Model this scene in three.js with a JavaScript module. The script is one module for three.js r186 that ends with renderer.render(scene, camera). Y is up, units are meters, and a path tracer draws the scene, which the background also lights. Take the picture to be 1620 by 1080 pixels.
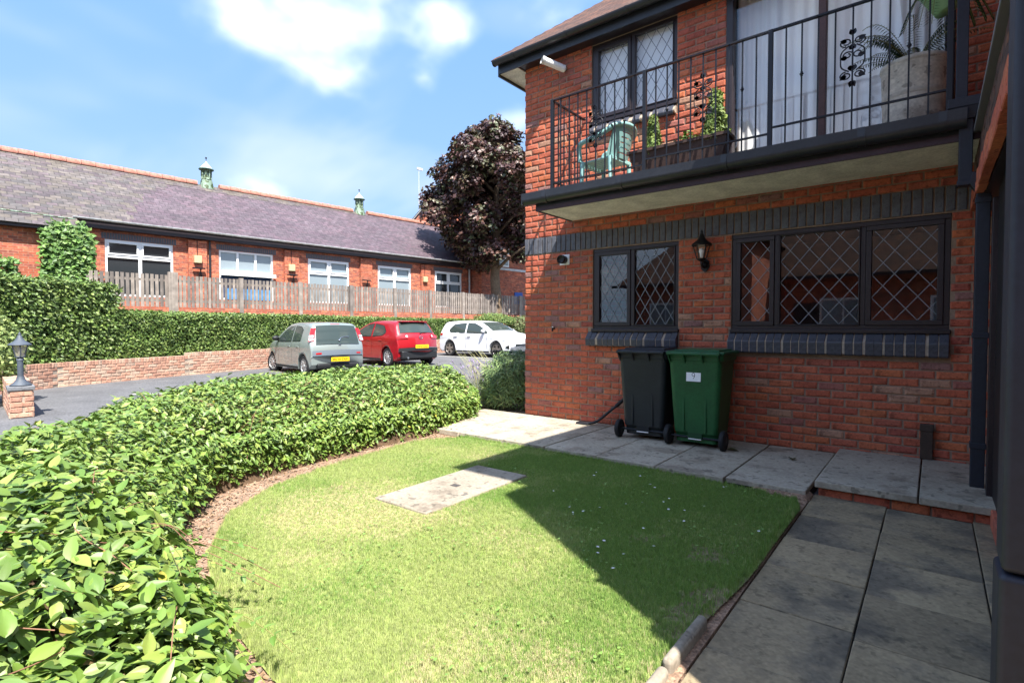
import * as THREE from 'three';
import { mergeGeometries } from 'three/addons/utils/BufferGeometryUtils.js';
import { RoundedBoxGeometry } from 'three/addons/geometries/RoundedBoxGeometry.js';

// ---------------------------------------------------------------- camera, sky, sun, exposure
const scene = new THREE.Scene();
const camera = new THREE.PerspectiveCamera(65.4, 1024 / 682, 0.05, 3000);
camera.position.set(0, 1.22, 0);
camera.rotation.order = 'YXZ';
camera.rotation.set(-0.02734, THREE.MathUtils.degToRad(38.46), 0);
camera.updateMatrixWorld(true);
const renderer = new THREE.WebGLRenderer({ antialias: true });
renderer.setSize(1024, 682);
renderer.toneMapping = THREE.LinearToneMapping;
renderer.toneMappingExposure = 3.3;
renderer.shadowMap.enabled = true;
const SUN = new THREE.Vector3(0.56, 1, 0.33).normalize();
const sun = new THREE.DirectionalLight(new THREE.Color(1, 0.95, 0.87), 3.75);
sun.position.copy(SUN).multiplyScalar(60).add(new THREE.Vector3(-9, 0, -9));
sun.target.position.set(-9, 0, -9);
sun.castShadow = true; sun.shadow.mapSize.set(4096, 4096);
Object.assign(sun.shadow.camera, { left: -32, right: 32, top: 32, bottom: -32, near: 1, far: 140 });
sun.shadow.radius = 1;
scene.add(sun, sun.target);

// seeded randomness and value noise
function rng(seed) { let a = seed >>> 0; return () => { a = (a + 0x6d2b79f5) | 0; let t = Math.imul(a ^ (a >>> 15), 1 | a); t = (t + Math.imul(t ^ (t >>> 7), 61 | t)) ^ t; return ((t ^ (t >>> 14)) >>> 0) / 4294967296; }; }
const h3 = (x, y, z) => { let n = Math.imul(x, 374761393) + Math.imul(y, 668265263) + Math.imul(z, 2147483647 ^ 0x5bd1e995) | 0; n = Math.imul(n ^ (n >>> 13), 1274126177); n ^= n >>> 16; return (n >>> 0) / 4294967296; };
const sm = (t) => t * t * (3 - 2 * t), mix = (a, b, t) => a + (b - a) * t, clamp = (v, a = 0, b = 1) => Math.min(b, Math.max(a, v));
const sstep = (a, b, x) => sm(clamp((x - a) / (b - a)));
function vn3(x, y, z) {
  const X = Math.floor(x), Y = Math.floor(y), Z = Math.floor(z), u = sm(x - X), v = sm(y - Y), w = sm(z - Z);
  return mix(mix(mix(h3(X, Y, Z), h3(X + 1, Y, Z), u), mix(h3(X, Y + 1, Z), h3(X + 1, Y + 1, Z), u), v), mix(mix(h3(X, Y, Z + 1), h3(X + 1, Y, Z + 1), u), mix(h3(X, Y + 1, Z + 1), h3(X + 1, Y + 1, Z + 1), u), v), w);
}
function fbm3(x, y, z, o = 5) { let s = 0, a = 0.5, t = 0; for (let i = 0; i < o; i++) { s += a * vn3(x, y, z); t += a; x = x * 2.03 + 7.1; y = y * 2.03 + 3.7; z = z * 2.03 + 5.3; a *= 0.5; } return s / t; }
const fbm2 = (x, y, o = 5, s = 0) => fbm3(x, y, s * 17.3 + 0.37, o);

// the sky: clear summer blue with thin high cloud and scattered cumulus, thickened out of view for extra fill, computed as an equirectangular map
{
  const W = 1536, Hh = 768, data = new Float32Array(W * Hh * 4);
  const blobs = [[-0.768, 0.478, -0.441, 0.09, 0.9], [-0.728, 0.490, -0.497, 0.085, 0.85], [-0.80, 0.50, -0.36, 0.085, 0.8], [-0.745, 0.446, -0.49, 0.06, 0.75], [-0.72, 0.56, -0.41, 0.10, 0.85],
    [-0.616, 0.485, -0.62, 0.055, 0.95], [-0.666, 0.418, -0.618, 0.045, 0.9], [-0.868, 0.218, -0.444, 0.065, 1], [-0.576, 0.352, -0.734, 0.05, 0.9], [-0.50, 0.52, -0.69, 0.07, 0.8]];
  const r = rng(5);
  for (let i = 0; i < 95; i++) {  // unseen clouds beyond the view, added in number to brighten the shade
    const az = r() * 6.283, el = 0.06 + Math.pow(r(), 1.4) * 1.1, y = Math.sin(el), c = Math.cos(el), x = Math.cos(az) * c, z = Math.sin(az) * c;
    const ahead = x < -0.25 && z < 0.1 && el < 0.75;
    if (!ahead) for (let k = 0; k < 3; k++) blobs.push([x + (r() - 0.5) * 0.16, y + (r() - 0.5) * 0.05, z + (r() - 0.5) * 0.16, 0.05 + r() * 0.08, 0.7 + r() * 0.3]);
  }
  for (const b of blobs) { const l = Math.hypot(b[0], b[1], b[2]); b[0] /= l; b[1] /= l; b[2] /= l; }
  for (let j = 0; j < Hh; j++) {
    const el = ((j + 0.5) / Hh - 0.5) * Math.PI, y = Math.sin(el), c = Math.cos(el);
    for (let i = 0; i < W; i++) {
      const az = ((i + 0.5) / W - 0.5) * 2 * Math.PI, x = Math.cos(az) * c, z = Math.sin(az) * c, o = (j * W + i) * 4;
      const h = Math.max(0, y), k = Math.pow(1 - h, 3.2);
      let R = mix(0.084, 0.20, k), G = mix(0.172, 0.285, k), B = mix(0.36, 0.395, k);
      const sd = x * SUN.x + y * SUN.y + z * SUN.z, gl = Math.pow(Math.max(0, sd), 24) * 0.5 + Math.pow(Math.max(0, sd), 5) * 0.2;
      R += gl; G += gl * 0.97; B += gl * 0.9;
      if (y > -0.02) {
        const wq = 1 / (h + 0.25), ci = fbm3(x * wq * 1.1 + 3, z * wq * 3.2, 1.7, 5), ci2 = fbm3(x * 3.2 - z, y * 7.5, z * 2.2, 4);
        const wisp = sstep(0.46, 0.78, ci) * 0.55 + sstep(0.48, 0.75, ci2) * 0.45;
        R = mix(R, 0.31, wisp * 0.58); G = mix(G, 0.345, wisp * 0.58); B = mix(B, 0.40, wisp * 0.58);
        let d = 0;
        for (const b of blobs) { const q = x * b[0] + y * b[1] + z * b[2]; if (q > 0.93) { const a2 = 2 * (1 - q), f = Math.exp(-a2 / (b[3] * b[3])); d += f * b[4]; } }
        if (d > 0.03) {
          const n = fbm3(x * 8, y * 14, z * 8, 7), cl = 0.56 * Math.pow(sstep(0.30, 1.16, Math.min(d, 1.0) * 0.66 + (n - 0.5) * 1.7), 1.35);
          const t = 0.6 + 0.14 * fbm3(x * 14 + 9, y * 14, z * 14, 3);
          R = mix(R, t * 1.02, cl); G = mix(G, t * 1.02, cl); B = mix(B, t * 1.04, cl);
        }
      } else { R = 0.13; G = 0.14; B = 0.12; }
      data[o] = R; data[o + 1] = G; data[o + 2] = B; data[o + 3] = 1;
    }
  }
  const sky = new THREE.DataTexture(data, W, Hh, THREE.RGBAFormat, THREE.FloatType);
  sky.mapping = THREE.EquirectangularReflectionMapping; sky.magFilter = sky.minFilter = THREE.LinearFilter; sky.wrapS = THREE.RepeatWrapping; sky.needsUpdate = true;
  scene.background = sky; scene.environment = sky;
}

// ---------------------------------------------------------------- textures
function dataTex(n, size, f, srgb = true) {
  const d = new Uint8Array(n * n * 4);
  for (let j = 0; j < n; j++) for (let i = 0; i < n; i++) { const c = f(i / n, j / n), o = (j * n + i) * 4; d[o] = clamp(c[0]) * 255; d[o + 1] = clamp(c[1]) * 255; d[o + 2] = clamp(c[2]) * 255; d[o + 3] = 255; }
  const t = new THREE.DataTexture(d, n, n, THREE.RGBAFormat); t.wrapS = t.wrapT = THREE.RepeatWrapping; t.magFilter = THREE.LinearFilter; t.minFilter = THREE.LinearMipmapLinearFilter;
  if (srgb) t.colorSpace = THREE.SRGBColorSpace; t.repeat.set(1 / size, 1 / size); t.needsUpdate = true; return t;
}
// tileable noise
function tn(u, v, f, s = 0, o = 4) {
  let r = 0, a = 0.5, t = 0;
  for (let k = 0; k < o; k++) { const x = u * f, y = v * f, X = Math.floor(x), Y = Math.floor(y), p = sm(x - X), q = sm(y - Y), m = (n) => ((n % f) + f) % f; const g = (i, j) => h3(m(i), m(j), s * 31 + k); r += a * mix(mix(g(X, Y), g(X + 1, Y), p), mix(g(X, Y + 1), g(X + 1, Y + 1), p), q); t += a; f *= 2; a *= 0.55; }
  return r / t;
}
const T = {};
T.grain = dataTex(512, 0.9, (u, v) => { const g = 0.70 + 0.2 * tn(u, v, 7, 1, 4) + 0.2 * tn(u, v, 64, 2, 3); return [g, g, g]; });
T.grainB = dataTex(512, 0.9, (u, v) => { const g = 0.4 * tn(u, v, 16, 3, 4) + 0.6 * tn(u, v, 96, 4, 2); return [g, g, g]; }, false);
T.brick = dataTex(512, 0.62, (u, v) => { const a = tn(u, v, 6, 5, 4), b = tn(u, v, 60, 6, 3), s = sstep(0.60, 0.78, tn(u, v, 22, 7, 3)); let g = 0.74 + 0.3 * a + 0.26 * (b - 0.3); g *= 1 - 0.2 * s; return [g, g * (0.97 + 0.06 * a), g * (0.97 + 0.08 * a)]; });
T.brickB = dataTex(512, 0.62, (u, v) => { const g = 0.35 * tn(u, v, 10, 8, 3) + 0.65 * tn(u, v, 50, 9, 3); return [g, g, g]; }, false);
T.slab = dataTex(1024, 1.9, (u, v) => { const a = tn(u, v, 5, 11, 5), b = tn(u, v, 120, 12, 2), st = sstep(0.52, 0.74, tn(u, v, 9, 13, 5)), dk = sstep(0.66, 0.76, tn(u, v, 40, 14, 3)); let g = 0.80 + 0.22 * a + 0.18 * (b - 0.4); g *= 1 - 0.16 * st; g *= 1 - 0.22 * dk; return [g, g * (0.985 - 0.02 * st), g * (0.95 - 0.03 * st)]; });
T.slabDirty = dataTex(1024, 1.7, (u, v) => { const a = tn(u, v, 4, 21, 5), b = tn(u, v, 110, 22, 2), st = sstep(0.40, 0.72, tn(u, v, 6, 23, 6)), dk = sstep(0.62, 0.8, tn(u, v, 48, 24, 4)); let g = 0.78 + 0.26 * a + 0.2 * (b - 0.4); g *= 1 - 0.30 * st; g *= 1 - 0.16 * dk; return [g, g * (0.98 + 0.03 * st), g * (0.9 + 0.1 * st)]; });
T.asphalt = dataTex(512, 2.2, (u, v) => { const a = tn(u, v, 5, 31, 4), b = tn(u, v, 128, 32, 2); const g = 0.66 + 0.2 * a + 0.34 * (b - 0.4); return [g, g, g]; });
T.soil = dataTex(512, 0.8, (u, v) => { const a = tn(u, v, 8, 41, 5), b = tn(u, v, 70, 42, 3); const g = 0.62 + 0.36 * a + 0.5 * (b - 0.45); return [g, g * 0.96, g * 0.92]; });
T.soilB = dataTex(512, 0.8, (u, v) => { const g = 0.5 * tn(u, v, 20, 43, 3) + 0.5 * tn(u, v, 60, 44, 3); return [g, g, g]; }, false);
T.wood = dataTex(512, 0.7, (u, v) => { const g = 0.62 + 0.3 * tn(u, v, 4, 51, 4) + 0.25 * (h3(Math.floor(u * 170), 0, 3) - 0.5) * (0.5 + tn(u, v, 8, 52, 3)); return [g, g, g]; });
T.moss = dataTex(512, 1.1, (u, v) => { const a = tn(u, v, 8, 61, 5), m = sstep(0.5, 0.62, a), b = tn(u, v, 60, 62, 3); const g = 0.6 + 0.5 * (b - 0.3); return [g * mix(1, 0.55, m), g * mix(0.97, 0.55, m), g * mix(0.9, 0.38, m)]; });

// school brick and slates: surfaces too far away to tell the pieces apart
function pieceTex(w, hgt, cw, ch, joint, tones, jointC, size, seed, patch) {
  const n = 1024, R = rng(seed), rows = Math.round(size / ch), cols = Math.round(size / cw), cols2 = [], d = new Uint8Array(n * n * 4);
  for (let j = 0; j < rows; j++) { cols2.push([]); for (let i = 0; i < cols; i++) { const t = tones[Math.floor(R() * tones.length)], k = 0.91 + R() * 0.18; cols2[j].push([t[0] * k, t[1] * k, t[2] * k]); } }
  for (let y = 0; y < n; y++) for (let x = 0; x < n; x++) {
    const u = x / n, v = y / n, jr = v * rows, j = Math.floor(jr), iu = u * cols + (j % 2) * 0.5, i = Math.floor(iu) % cols, fy = (jr - j) * ch, fx = (iu - Math.floor(iu)) * cw, o = (y * n + x) * 4;
    let c = fx < joint || fy < joint ? jointC : cols2[j][i]; const g = 0.8 + 0.4 * tn(u, v, 64, seed, 3), p = patch ? patch(u, v) : 1;
    d[o] = clamp(c[0] * g * (p[0] ?? p)) * 255; d[o + 1] = clamp(c[1] * g * (p[1] ?? p)) * 255; d[o + 2] = clamp(c[2] * g * (p[2] ?? p)) * 255; d[o + 3] = 255;
  }
  const t = new THREE.DataTexture(d, n, n, THREE.RGBAFormat); t.wrapS = t.wrapT = THREE.RepeatWrapping; t.magFilter = THREE.LinearFilter; t.minFilter = THREE.LinearMipmapLinearFilter; t.colorSpace = THREE.SRGBColorSpace; t.repeat.set(1 / size, 1 / size); t.needsUpdate = true; return t;
}
T.farBrick = pieceTex(0, 0, 0.225, 0.075, 0.011, [[0.74, 0.43, 0.34], [0.77, 0.46, 0.36], [0.69, 0.39, 0.32], [0.70, 0.44, 0.38], [0.62, 0.38, 0.34], [0.78, 0.50, 0.40]], [0.68, 0.58, 0.51], 3.6, 71, (u, v) => 0.9 + 0.2 * tn(u, v, 4, 72, 4));
T.slate = pieceTex(0, 0, 0.3, 0.2, 0.016, [[0.50, 0.45, 0.475], [0.48, 0.44, 0.465], [0.515, 0.455, 0.48], [0.475, 0.44, 0.46], [0.505, 0.465, 0.485], [0.49, 0.435, 0.465]], [0.30, 0.27, 0.29], 6, 73, (u, v) => { const m = tn(u, v, 3, 74, 4); return [0.92 + 0.2 * m, 0.92 + 0.2 * m, 0.94 + 0.18 * m]; });
T.slateGrey = pieceTex(0, 0, 0.3, 0.2, 0.016, [[0.51, 0.49, 0.485], [0.48, 0.47, 0.47], [0.53, 0.505, 0.49], [0.485, 0.45, 0.47], [0.52, 0.495, 0.46], [0.545, 0.52, 0.49], [0.50, 0.455, 0.475]], [0.30, 0.29, 0.28], 6, 75, (u, v) => { const m = tn(u, v, 3, 76, 4); return [0.9 + 0.2 * m, 0.9 + 0.22 * m, 0.9 + 0.18 * m]; });
T.tile = pieceTex(0, 0, 0.165, 0.1, 0.01, [[0.42, 0.30, 0.25], [0.46, 0.33, 0.27], [0.37, 0.28, 0.25], [0.40, 0.31, 0.27]], [0.18, 0.14, 0.13], 3.3, 77);

// ---------------------------------------------------------------- materials
const lin = (r, g, b) => new THREE.Color().setRGB(r, g, b);
function std(color, o = {}) { return new THREE.MeshStandardMaterial({ color: typeof color === 'string' ? new THREE.Color(color) : color, roughness: 0.85, ...o }); }
function phys(color, o = {}) { return new THREE.MeshPhysicalMaterial({ color: typeof color === 'string' ? new THREE.Color(color) : color, ...o }); }
const M = {
  mortar: std('#a28875', { map: T.grain, bumpMap: T.grainB, bumpScale: 0.003, roughness: 0.95 }),
  mortarPale: std('#bcaa98', { map: T.grain, bumpMap: T.grainB, bumpScale: 0.003, roughness: 0.95 }),
  blueBrick: std('#60626a', { map: T.brick, bumpMap: T.brickB, bumpScale: 0.002, roughness: 0.6 }),
  blueSill: std('#4b4d57', { map: T.brick, bumpMap: T.brickB, bumpScale: 0.0015, roughness: 0.5 }),
  frame: std('#30262a', { roughness: 0.42, map: T.grain }),
  frameBrown: std('#5b3a34', { roughness: 0.5, map: T.grain }),
  lead: std('#84878d', { roughness: 0.5, metalness: 0.2 }),
  leadDark: std('#7d8089', { roughness: 0.5, metalness: 0.3 }),
  glass: phys('#ffffff', { transmission: 1, thickness: 0, roughness: 0.0, ior: 1.9 }),
  room: std('#77706a', { roughness: 0.95 }),
  roomDark: std('#3b332f', { roughness: 0.95 }),
  sky_reflection_blind: std('#f1f2f3', { roughness: 0.9 }),
  net: phys('#fafbfc', { roughness: 0.95, transmission: 0.15, thickness: 0 }),  // white net whose colour also carries the sky reflection in the doors
  soffit: std('#f8f4ea', { roughness: 0.9, map: T.grain }),
  gutter: std('#2b2d33', { roughness: 0.38, map: T.grain }),
  fascia: std('#4a3440', { roughness: 0.55, map: T.grain }),
  iron: std('#202229', { roughness: 0.45, metalness: 0.35 }),
  pipe: std('#232836', { roughness: 0.55, map: T.grain }),
  darkPanel: std('#1f1b1e', { roughness: 0.6, map: T.wood }),
  slab: std('#b5aea2', { map: T.slab, bumpMap: T.grainB, bumpScale: 0.002, roughness: 0.92 }),
  slab2: std('#aca599', { map: T.slab, bumpMap: T.grainB, bumpScale: 0.002, roughness: 0.92 }),
  slabPath: [std('#b0a08b', { map: T.slabDirty, bumpMap: T.grainB, bumpScale: 0.003, roughness: 0.93 }), std('#a79884', { map: T.slabDirty, bumpMap: T.grainB, bumpScale: 0.003, roughness: 0.93 }), std('#9e907e', { map: T.slabDirty, bumpMap: T.grainB, bumpScale: 0.003, roughness: 0.93 })],
  concrete: std('#a39b90', { map: T.slab, bumpMap: T.soilB, bumpScale: 0.003, roughness: 0.95 }),
  joint: std('#2e2a22', { map: T.soil, roughness: 1 }),
  soil: std('#b59a86', { map: T.soil, bumpMap: T.soilB, bumpScale: 0.02, roughness: 1 }),
  asphalt: std('#77777a', { map: T.asphalt, bumpMap: T.grainB, bumpScale: 0.004, roughness: 0.9 }),
  ground: std('#5f6a45', { map: T.soil, roughness: 1 }),
  paintWhite: std('#d8d8d2', { map: T.slab, roughness: 0.8 }),
  farBrick: std('#efdcd0', { map: T.farBrick, roughness: 0.93 }),
  farBrickPale: std('#ecd5c6', { map: T.farBrick, roughness: 0.93 }),
  slate: std('#b3aaad', { map: T.slate, roughness: 0.62 }),
  slateGrey: std('#b8b1b2', { map: T.slateGrey, roughness: 0.62 }),
  tile: std('#d8cfc8', { map: T.tile, roughness: 0.9 }),
  ridge: std('#bd8270', { map: T.brick, roughness: 0.9 }),
  white: std('#e9eaec', { roughness: 0.45 }),
  whiteMetal: std('#d9dbde', { roughness: 0.5, map: T.grain }),
  copper: std('#b4d8cd', { map: T.moss, roughness: 0.7 }),
  copperPale: std('#dfe6e2', { roughness: 0.6, map: T.grain }),
  darkGlass: phys(lin(0.03, 0.035, 0.04), { roughness: 0.06, ior: 1.6 }),
  paleGlass: phys(lin(0.24, 0.29, 0.32), { roughness: 0.08, ior: 1.6 }),
  fence: [std('#bbaea4', { map: T.wood, roughness: 0.95 }), std('#a99e96', { map: T.wood, roughness: 0.95 }), std('#c2b5aa', { map: T.wood, roughness: 0.95 }), std('#9a908a', { map: T.wood, roughness: 0.95 })],
  bark: std('#8a7a69', { map: T.soil, bumpMap: T.soilB, bumpScale: 0.02, roughness: 1 }),
  twig: std('#6d5a47', { map: T.soil, roughness: 1 }),
  stem: std('#8c6650', { roughness: 0.8 }),
  stemGreen: std('#7f7d45', { roughness: 0.8 }),
};
const leafMat = (o = {}) => phys('#ffffff', { roughness: 0.48, transmission: 0.22, thickness: 0, ...o });
M.leaf = leafMat(); M.leafMatte = leafMat({ roughness: 0.62, transmission: 0.2 }); M.leafDark = leafMat({ roughness: 0.5, transmission: 0.16 }); M.grass = leafMat({ roughness: 0.8, transmission: 0.35 });
const BRICKS = ['#c46a4c', '#bd6348', '#cb7350', '#b95f48', '#c26a50', '#b7654f', '#c87049', '#b05d4c', '#c4664a', '#a9685b', '#b98a70', '#9c7068'].map((c) => std(c, { map: T.brick, bumpMap: T.brickB, bumpScale: 0.0025, roughness: 0.92 }));
const brickVC = std('#ffffff', { map: T.brick, bumpMap: T.brickB, bumpScale: 0.0025, roughness: 0.92, vertexColors: true });
const PALE = ['#cba087', '#c09179', '#cfae95', '#b68a75', '#c7987f', '#c2a690'].map((c) => std(c, { map: T.brick, bumpMap: T.brickB, bumpScale: 0.0025, roughness: 0.94 }));

// ---------------------------------------------------------------- helpers
const NI = (g) => { const r = g.index ? g.toNonIndexed() : g; for (const k of Object.keys(r.attributes)) if (!['position', 'normal', 'uv', 'color'].includes(k)) r.deleteAttribute(k); return r; };
function mUV(g, ou = 0, ov = 0) {           // uv in metres, from the face's main direction
  g = NI(g); if (!g.attributes.normal) g.computeVertexNormals();
  const p = g.attributes.position, n = p.count, uv = new Float32Array(n * 2), a = new THREE.Vector3(), b = new THREE.Vector3(), c = new THREE.Vector3();
  for (let i = 0; i < n; i += 3) {
    a.fromBufferAttribute(p, i); b.fromBufferAttribute(p, i + 1).sub(a); c.fromBufferAttribute(p, i + 2).sub(a); b.cross(c);
    const ax = Math.abs(b.x), ay = Math.abs(b.y), az = Math.abs(b.z);
    for (let k = i; k < i + 3; k++) { const x = p.getX(k), y = p.getY(k), z = p.getZ(k); const q = ay >= ax && ay >= az ? [x, z] : ax >= az ? [z, y] : [x, y]; uv[k * 2] = q[0] + ou; uv[k * 2 + 1] = q[1] + ov; }
  }
  g.setAttribute('uv', new THREE.BufferAttribute(uv, 2)); return g;
}
const box = (w, h, d, x = 0, y = 0, z = 0) => NI(new THREE.BoxGeometry(w, h, d)).translate(x, y, z);
const bx = (x0, x1, y0, y1, z0, z1) => box(x1 - x0, y1 - y0, z1 - z0, (x0 + x1) / 2, (y0 + y1) / 2, (z0 + z1) / 2);
const rbx = (x0, x1, y0, y1, z0, z1, r = 0.01, s = 2) => NI(new RoundedBoxGeometry(x1 - x0, y1 - y0, z1 - z0, s, Math.min(r, (x1 - x0) / 2.02, (y1 - y0) / 2.02, (z1 - z0) / 2.02))).translate((x0 + x1) / 2, (y0 + y1) / 2, (z0 + z1) / 2);
const V = (x, y, z) => new THREE.Vector3(x, y, z);
function cyl(a, b, r0, r1 = r0, seg = 12, open = false) {
  const d = b.clone().sub(a), g = NI(new THREE.CylinderGeometry(r1, r0, d.length(), seg, 1, open));
  g.applyQuaternion(new THREE.Quaternion().setFromUnitVectors(V(0, 1, 0), d.clone().normalize())); return g.translate((a.x + b.x) / 2, (a.y + b.y) / 2, (a.z + b.z) / 2);
}
const tube = (pts, r, seg = 24, rs = 6) => NI(new THREE.TubeGeometry(new THREE.CatmullRomCurve3(pts), seg, r, rs));
function taper(pts, r0, r1, seg = 10, rs = 8) {   // tapered limb
  const c = new THREE.CatmullRomCurve3(pts), g = new THREE.TubeGeometry(c, seg, 1, rs), p = g.attributes.position, q = V(0, 0, 0);
  for (let i = 0; i <= seg; i++) { const ctr = c.getPointAt(i / seg), r = mix(r0, r1, i / seg); for (let j = 0; j <= rs; j++) { const k = i * (rs + 1) + j; q.fromBufferAttribute(p, k).sub(ctr).multiplyScalar(r).add(ctr); p.setXYZ(k, q.x, q.y, q.z); } }
  return NI(g);
}
const lathe = (pts, seg = 16) => NI(new THREE.LatheGeometry(pts.map(([r, y]) => new THREE.Vector2(r, y)), seg));
function merge(list) {
  list = (Array.isArray(list) ? list : [list]).map(NI).map((g) => { if (!g.attributes.normal) g.computeVertexNormals(); if (!g.attributes.uv) mUV(g); return g; });
  return list.length === 1 ? list[0] : mergeGeometries(list);
}
function obj(name, geos, mat, parent = scene, metric = true) {
  let g = merge(geos); if (metric) g = mUV(g, (parent.children.length * 0.37) % 3, (parent.children.length * 0.61) % 3);
  const m = new THREE.Mesh(g, mat); m.name = name; m.castShadow = m.receiveShadow = true; parent.add(m); return m;
}
const used = new Map();
const numbered = (n) => { const k = used.get(n) ?? 0; used.set(n, k + 1); return k ? n + '_' + String(k).padStart(3, '0') : n; };
function thing(name, label, category, pos = [0, 0, 0], turn = 0, group) { const o = new THREE.Group(); o.name = numbered(name); o.position.set(...pos); o.rotation.y = turn; o.userData = { label, category }; if (group) o.userData.group = group; scene.add(o); return o; }
function tag(o, label, category, group) { o.name = numbered(o.name); Object.assign(o.userData, { label, category }); if (group) o.userData.group = group; return o; }
function struct(name, geos, mat, label) { const o = obj(name, geos, mat); o.name = numbered(name); o.userData.kind = 'structure'; if (label) o.userData.label = label; return o; }
function part(name, parent) { const o = new THREE.Group(); o.name = name; parent.add(o); return o; }
function stuff(o) { o.userData.kind = 'stuff'; return o; }
function poly(pts, y0, y1) {               // prism over a ground polygon [[x, z], ...]
  const s = new THREE.Shape(pts.map(([x, z]) => new THREE.Vector2(x, -z))), g = new THREE.ExtrudeGeometry(s, { depth: y1 - y0, bevelEnabled: false });
  return NI(g).rotateX(-Math.PI / 2).translate(0, y0, 0);
}
function inPoly(x, z, P) { let c = false; for (let i = 0, j = P.length - 1; i < P.length; j = i++) { const [a, b] = P[i], [d, e] = P[j]; if ((b > z) !== (e > z) && x < (d - a) * (z - b) / (e - b) + a) c = !c; } return c; }
function edgeDist(x, z, P, skip) { let m = 1e9; for (let i = 0; i < P.length; i++) { if (skip && skip(i)) continue; const [a, b] = P[i], [d, e] = P[(i + 1) % P.length], l = (d - a) ** 2 + (e - b) ** 2, t = clamp(((x - a) * (d - a) + (z - b) * (e - b)) / l); m = Math.min(m, Math.hypot(x - a - t * (d - a), z - b - t * (e - b))); } return m; }
// one brick: face at z = 0 with worn, chamfered edges, running back d metres
function brickGeo(w, h, d, R, c = 0.007) {
  const j = (k) => (R() - 0.5) * k, hw = w / 2, hh = h / 2;
  const o = [[-hw, -hh], [hw, -hh], [hw, hh], [-hw, hh]].map(([x, y]) => [x + j(0.004), y + j(0.004)]);
  const cc = o.map(() => c * (0.7 + R() * 0.9)), f = o.map(([x, y], i) => [x - Math.sign(x) * cc[i] * 1.4, y - Math.sign(y) * cc[i], j(0.003)]);
  const P = [], q = (a, b, e, g) => P.push(...a, ...b, ...e, ...a, ...e, ...g);
  q(f[0], f[1], f[2], f[3]);
  for (let i = 0; i < 4; i++) { const k = (i + 1) % 4, m = [...o[i], -c * 0.8], n = [...o[k], -c * 0.8]; q(m, n, f[k], f[i]); q([...o[i], -d], [...o[k], -d], n, m); }
  const g = new THREE.BufferGeometry(); g.setAttribute('position', new THREE.Float32BufferAttribute(P, 3)); g.computeVertexNormals(); return mUV(g, R() * 5, R() * 5);
}
const camDir = V(0, 0, -1).applyQuaternion(camera.quaternion);
function shownSize(x, y, z) { const v = V(x, y, z).project(camera); const d = V(x, y, z).sub(camera.position), f = d.dot(camDir); return f > 0.1 && Math.abs(v.x) < 1.02 && Math.abs(v.y) < 1.02 ? 1 / f : 0.01 / (1 + Math.abs(f)); }
// lays out a list of {m: Matrix4, w, h, tone, size} bricks: the 300 that show largest as parts, the rest as one part
function layBricks(list, parent, { depth = 0.03, tones = BRICKS, seed = 1, name = 'brick', most = 300, c = 0.007 } = {}) {
  const R = rng(seed), cache = new Map(), geoFor = (w, h, v) => { const k = Math.round(w * 100) + '_' + Math.round(h * 200) + '_' + v; if (!cache.has(k)) cache.set(k, brickGeo(Math.round(w * 100) / 100 - 0.0, h, depth, R, c)); return cache.get(k); };
  list.sort((a, b) => b.size - a.size);
  const rest = [];
  list.forEach((b, i) => {
    const v = Math.floor(R() * 6), g = geoFor(b.w, b.h, v), mat = tones[b.tone % tones.length];
    if (i < most) { const m = new THREE.Mesh(g, mat); m.name = name; m.applyMatrix4(b.m); m.castShadow = m.receiveShadow = true; parent.add(m); }
    else { const q = g.clone().applyMatrix4(b.m), n = q.attributes.position.count, col = new Float32Array(n * 3); for (let k = 0; k < n; k++) { col[k * 3] = mat.color.r; col[k * 3 + 1] = mat.color.g; col[k * 3 + 2] = mat.color.b; } q.setAttribute('color', new THREE.BufferAttribute(col, 3)); rest.push(q); }
  });
  if (rest.length) { const m = new THREE.Mesh(mergeGeometries(rest), brickVC); m.name = name + '_field'; m.castShadow = m.receiveShadow = true; stuff(m); parent.add(m); }
}
// leaf shapes
function leafGeo(l, w, fold = 0.25, curl = 0.12) {       // along +x from the stalk, folded along the midrib, facing +y
  const s = [0, 0.1, 0.28, 0.52, 0.78, 1], hw = [0.015, 0.27, 0.47, 0.46, 0.25, 0], P = [], U = [], I = [];
  s.forEach((t, i) => { for (const k of [-1, -0.5, 0, 0.5, 1]) { const a = Math.abs(k); P.push(t * l, -curl * l * t * t + hw[i] * w * fold * (a - 0.35 * a * a), k * hw[i] * w); U.push(t * l, k * hw[i] * w); } });
  for (let i = 0; i < 5; i++) for (let j = 0; j < 4; j++) { const a = i * 5 + j; I.push(a, a + 1, a + 5, a + 1, a + 6, a + 5); }
  const g = new THREE.BufferGeometry(); g.setAttribute('position', new THREE.Float32BufferAttribute(P, 3)); g.setAttribute('uv', new THREE.Float32BufferAttribute(U, 2)); g.setIndex(I); g.computeVertexNormals(); return NI(g);
}
function leafLow(l, w, fold = 0.2) {
  const a = [0, 0, 0], t = [l, -0.08 * l, 0], m = [l * 0.45, 0, 0], L = [l * 0.45, w * 0.5 * fold, -w / 2], Rr = [l * 0.45, w * 0.5 * fold, w / 2], P = [a, m, L, L, m, t, a, Rr, m, m, Rr, t];
  const g = new THREE.BufferGeometry(); g.setAttribute('position', new THREE.Float32BufferAttribute(P.flat(), 3)); g.setAttribute('uv', new THREE.Float32BufferAttribute(P.flatMap((p) => [p[0], p[2]]), 2)); g.computeVertexNormals(); return g;
}
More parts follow.
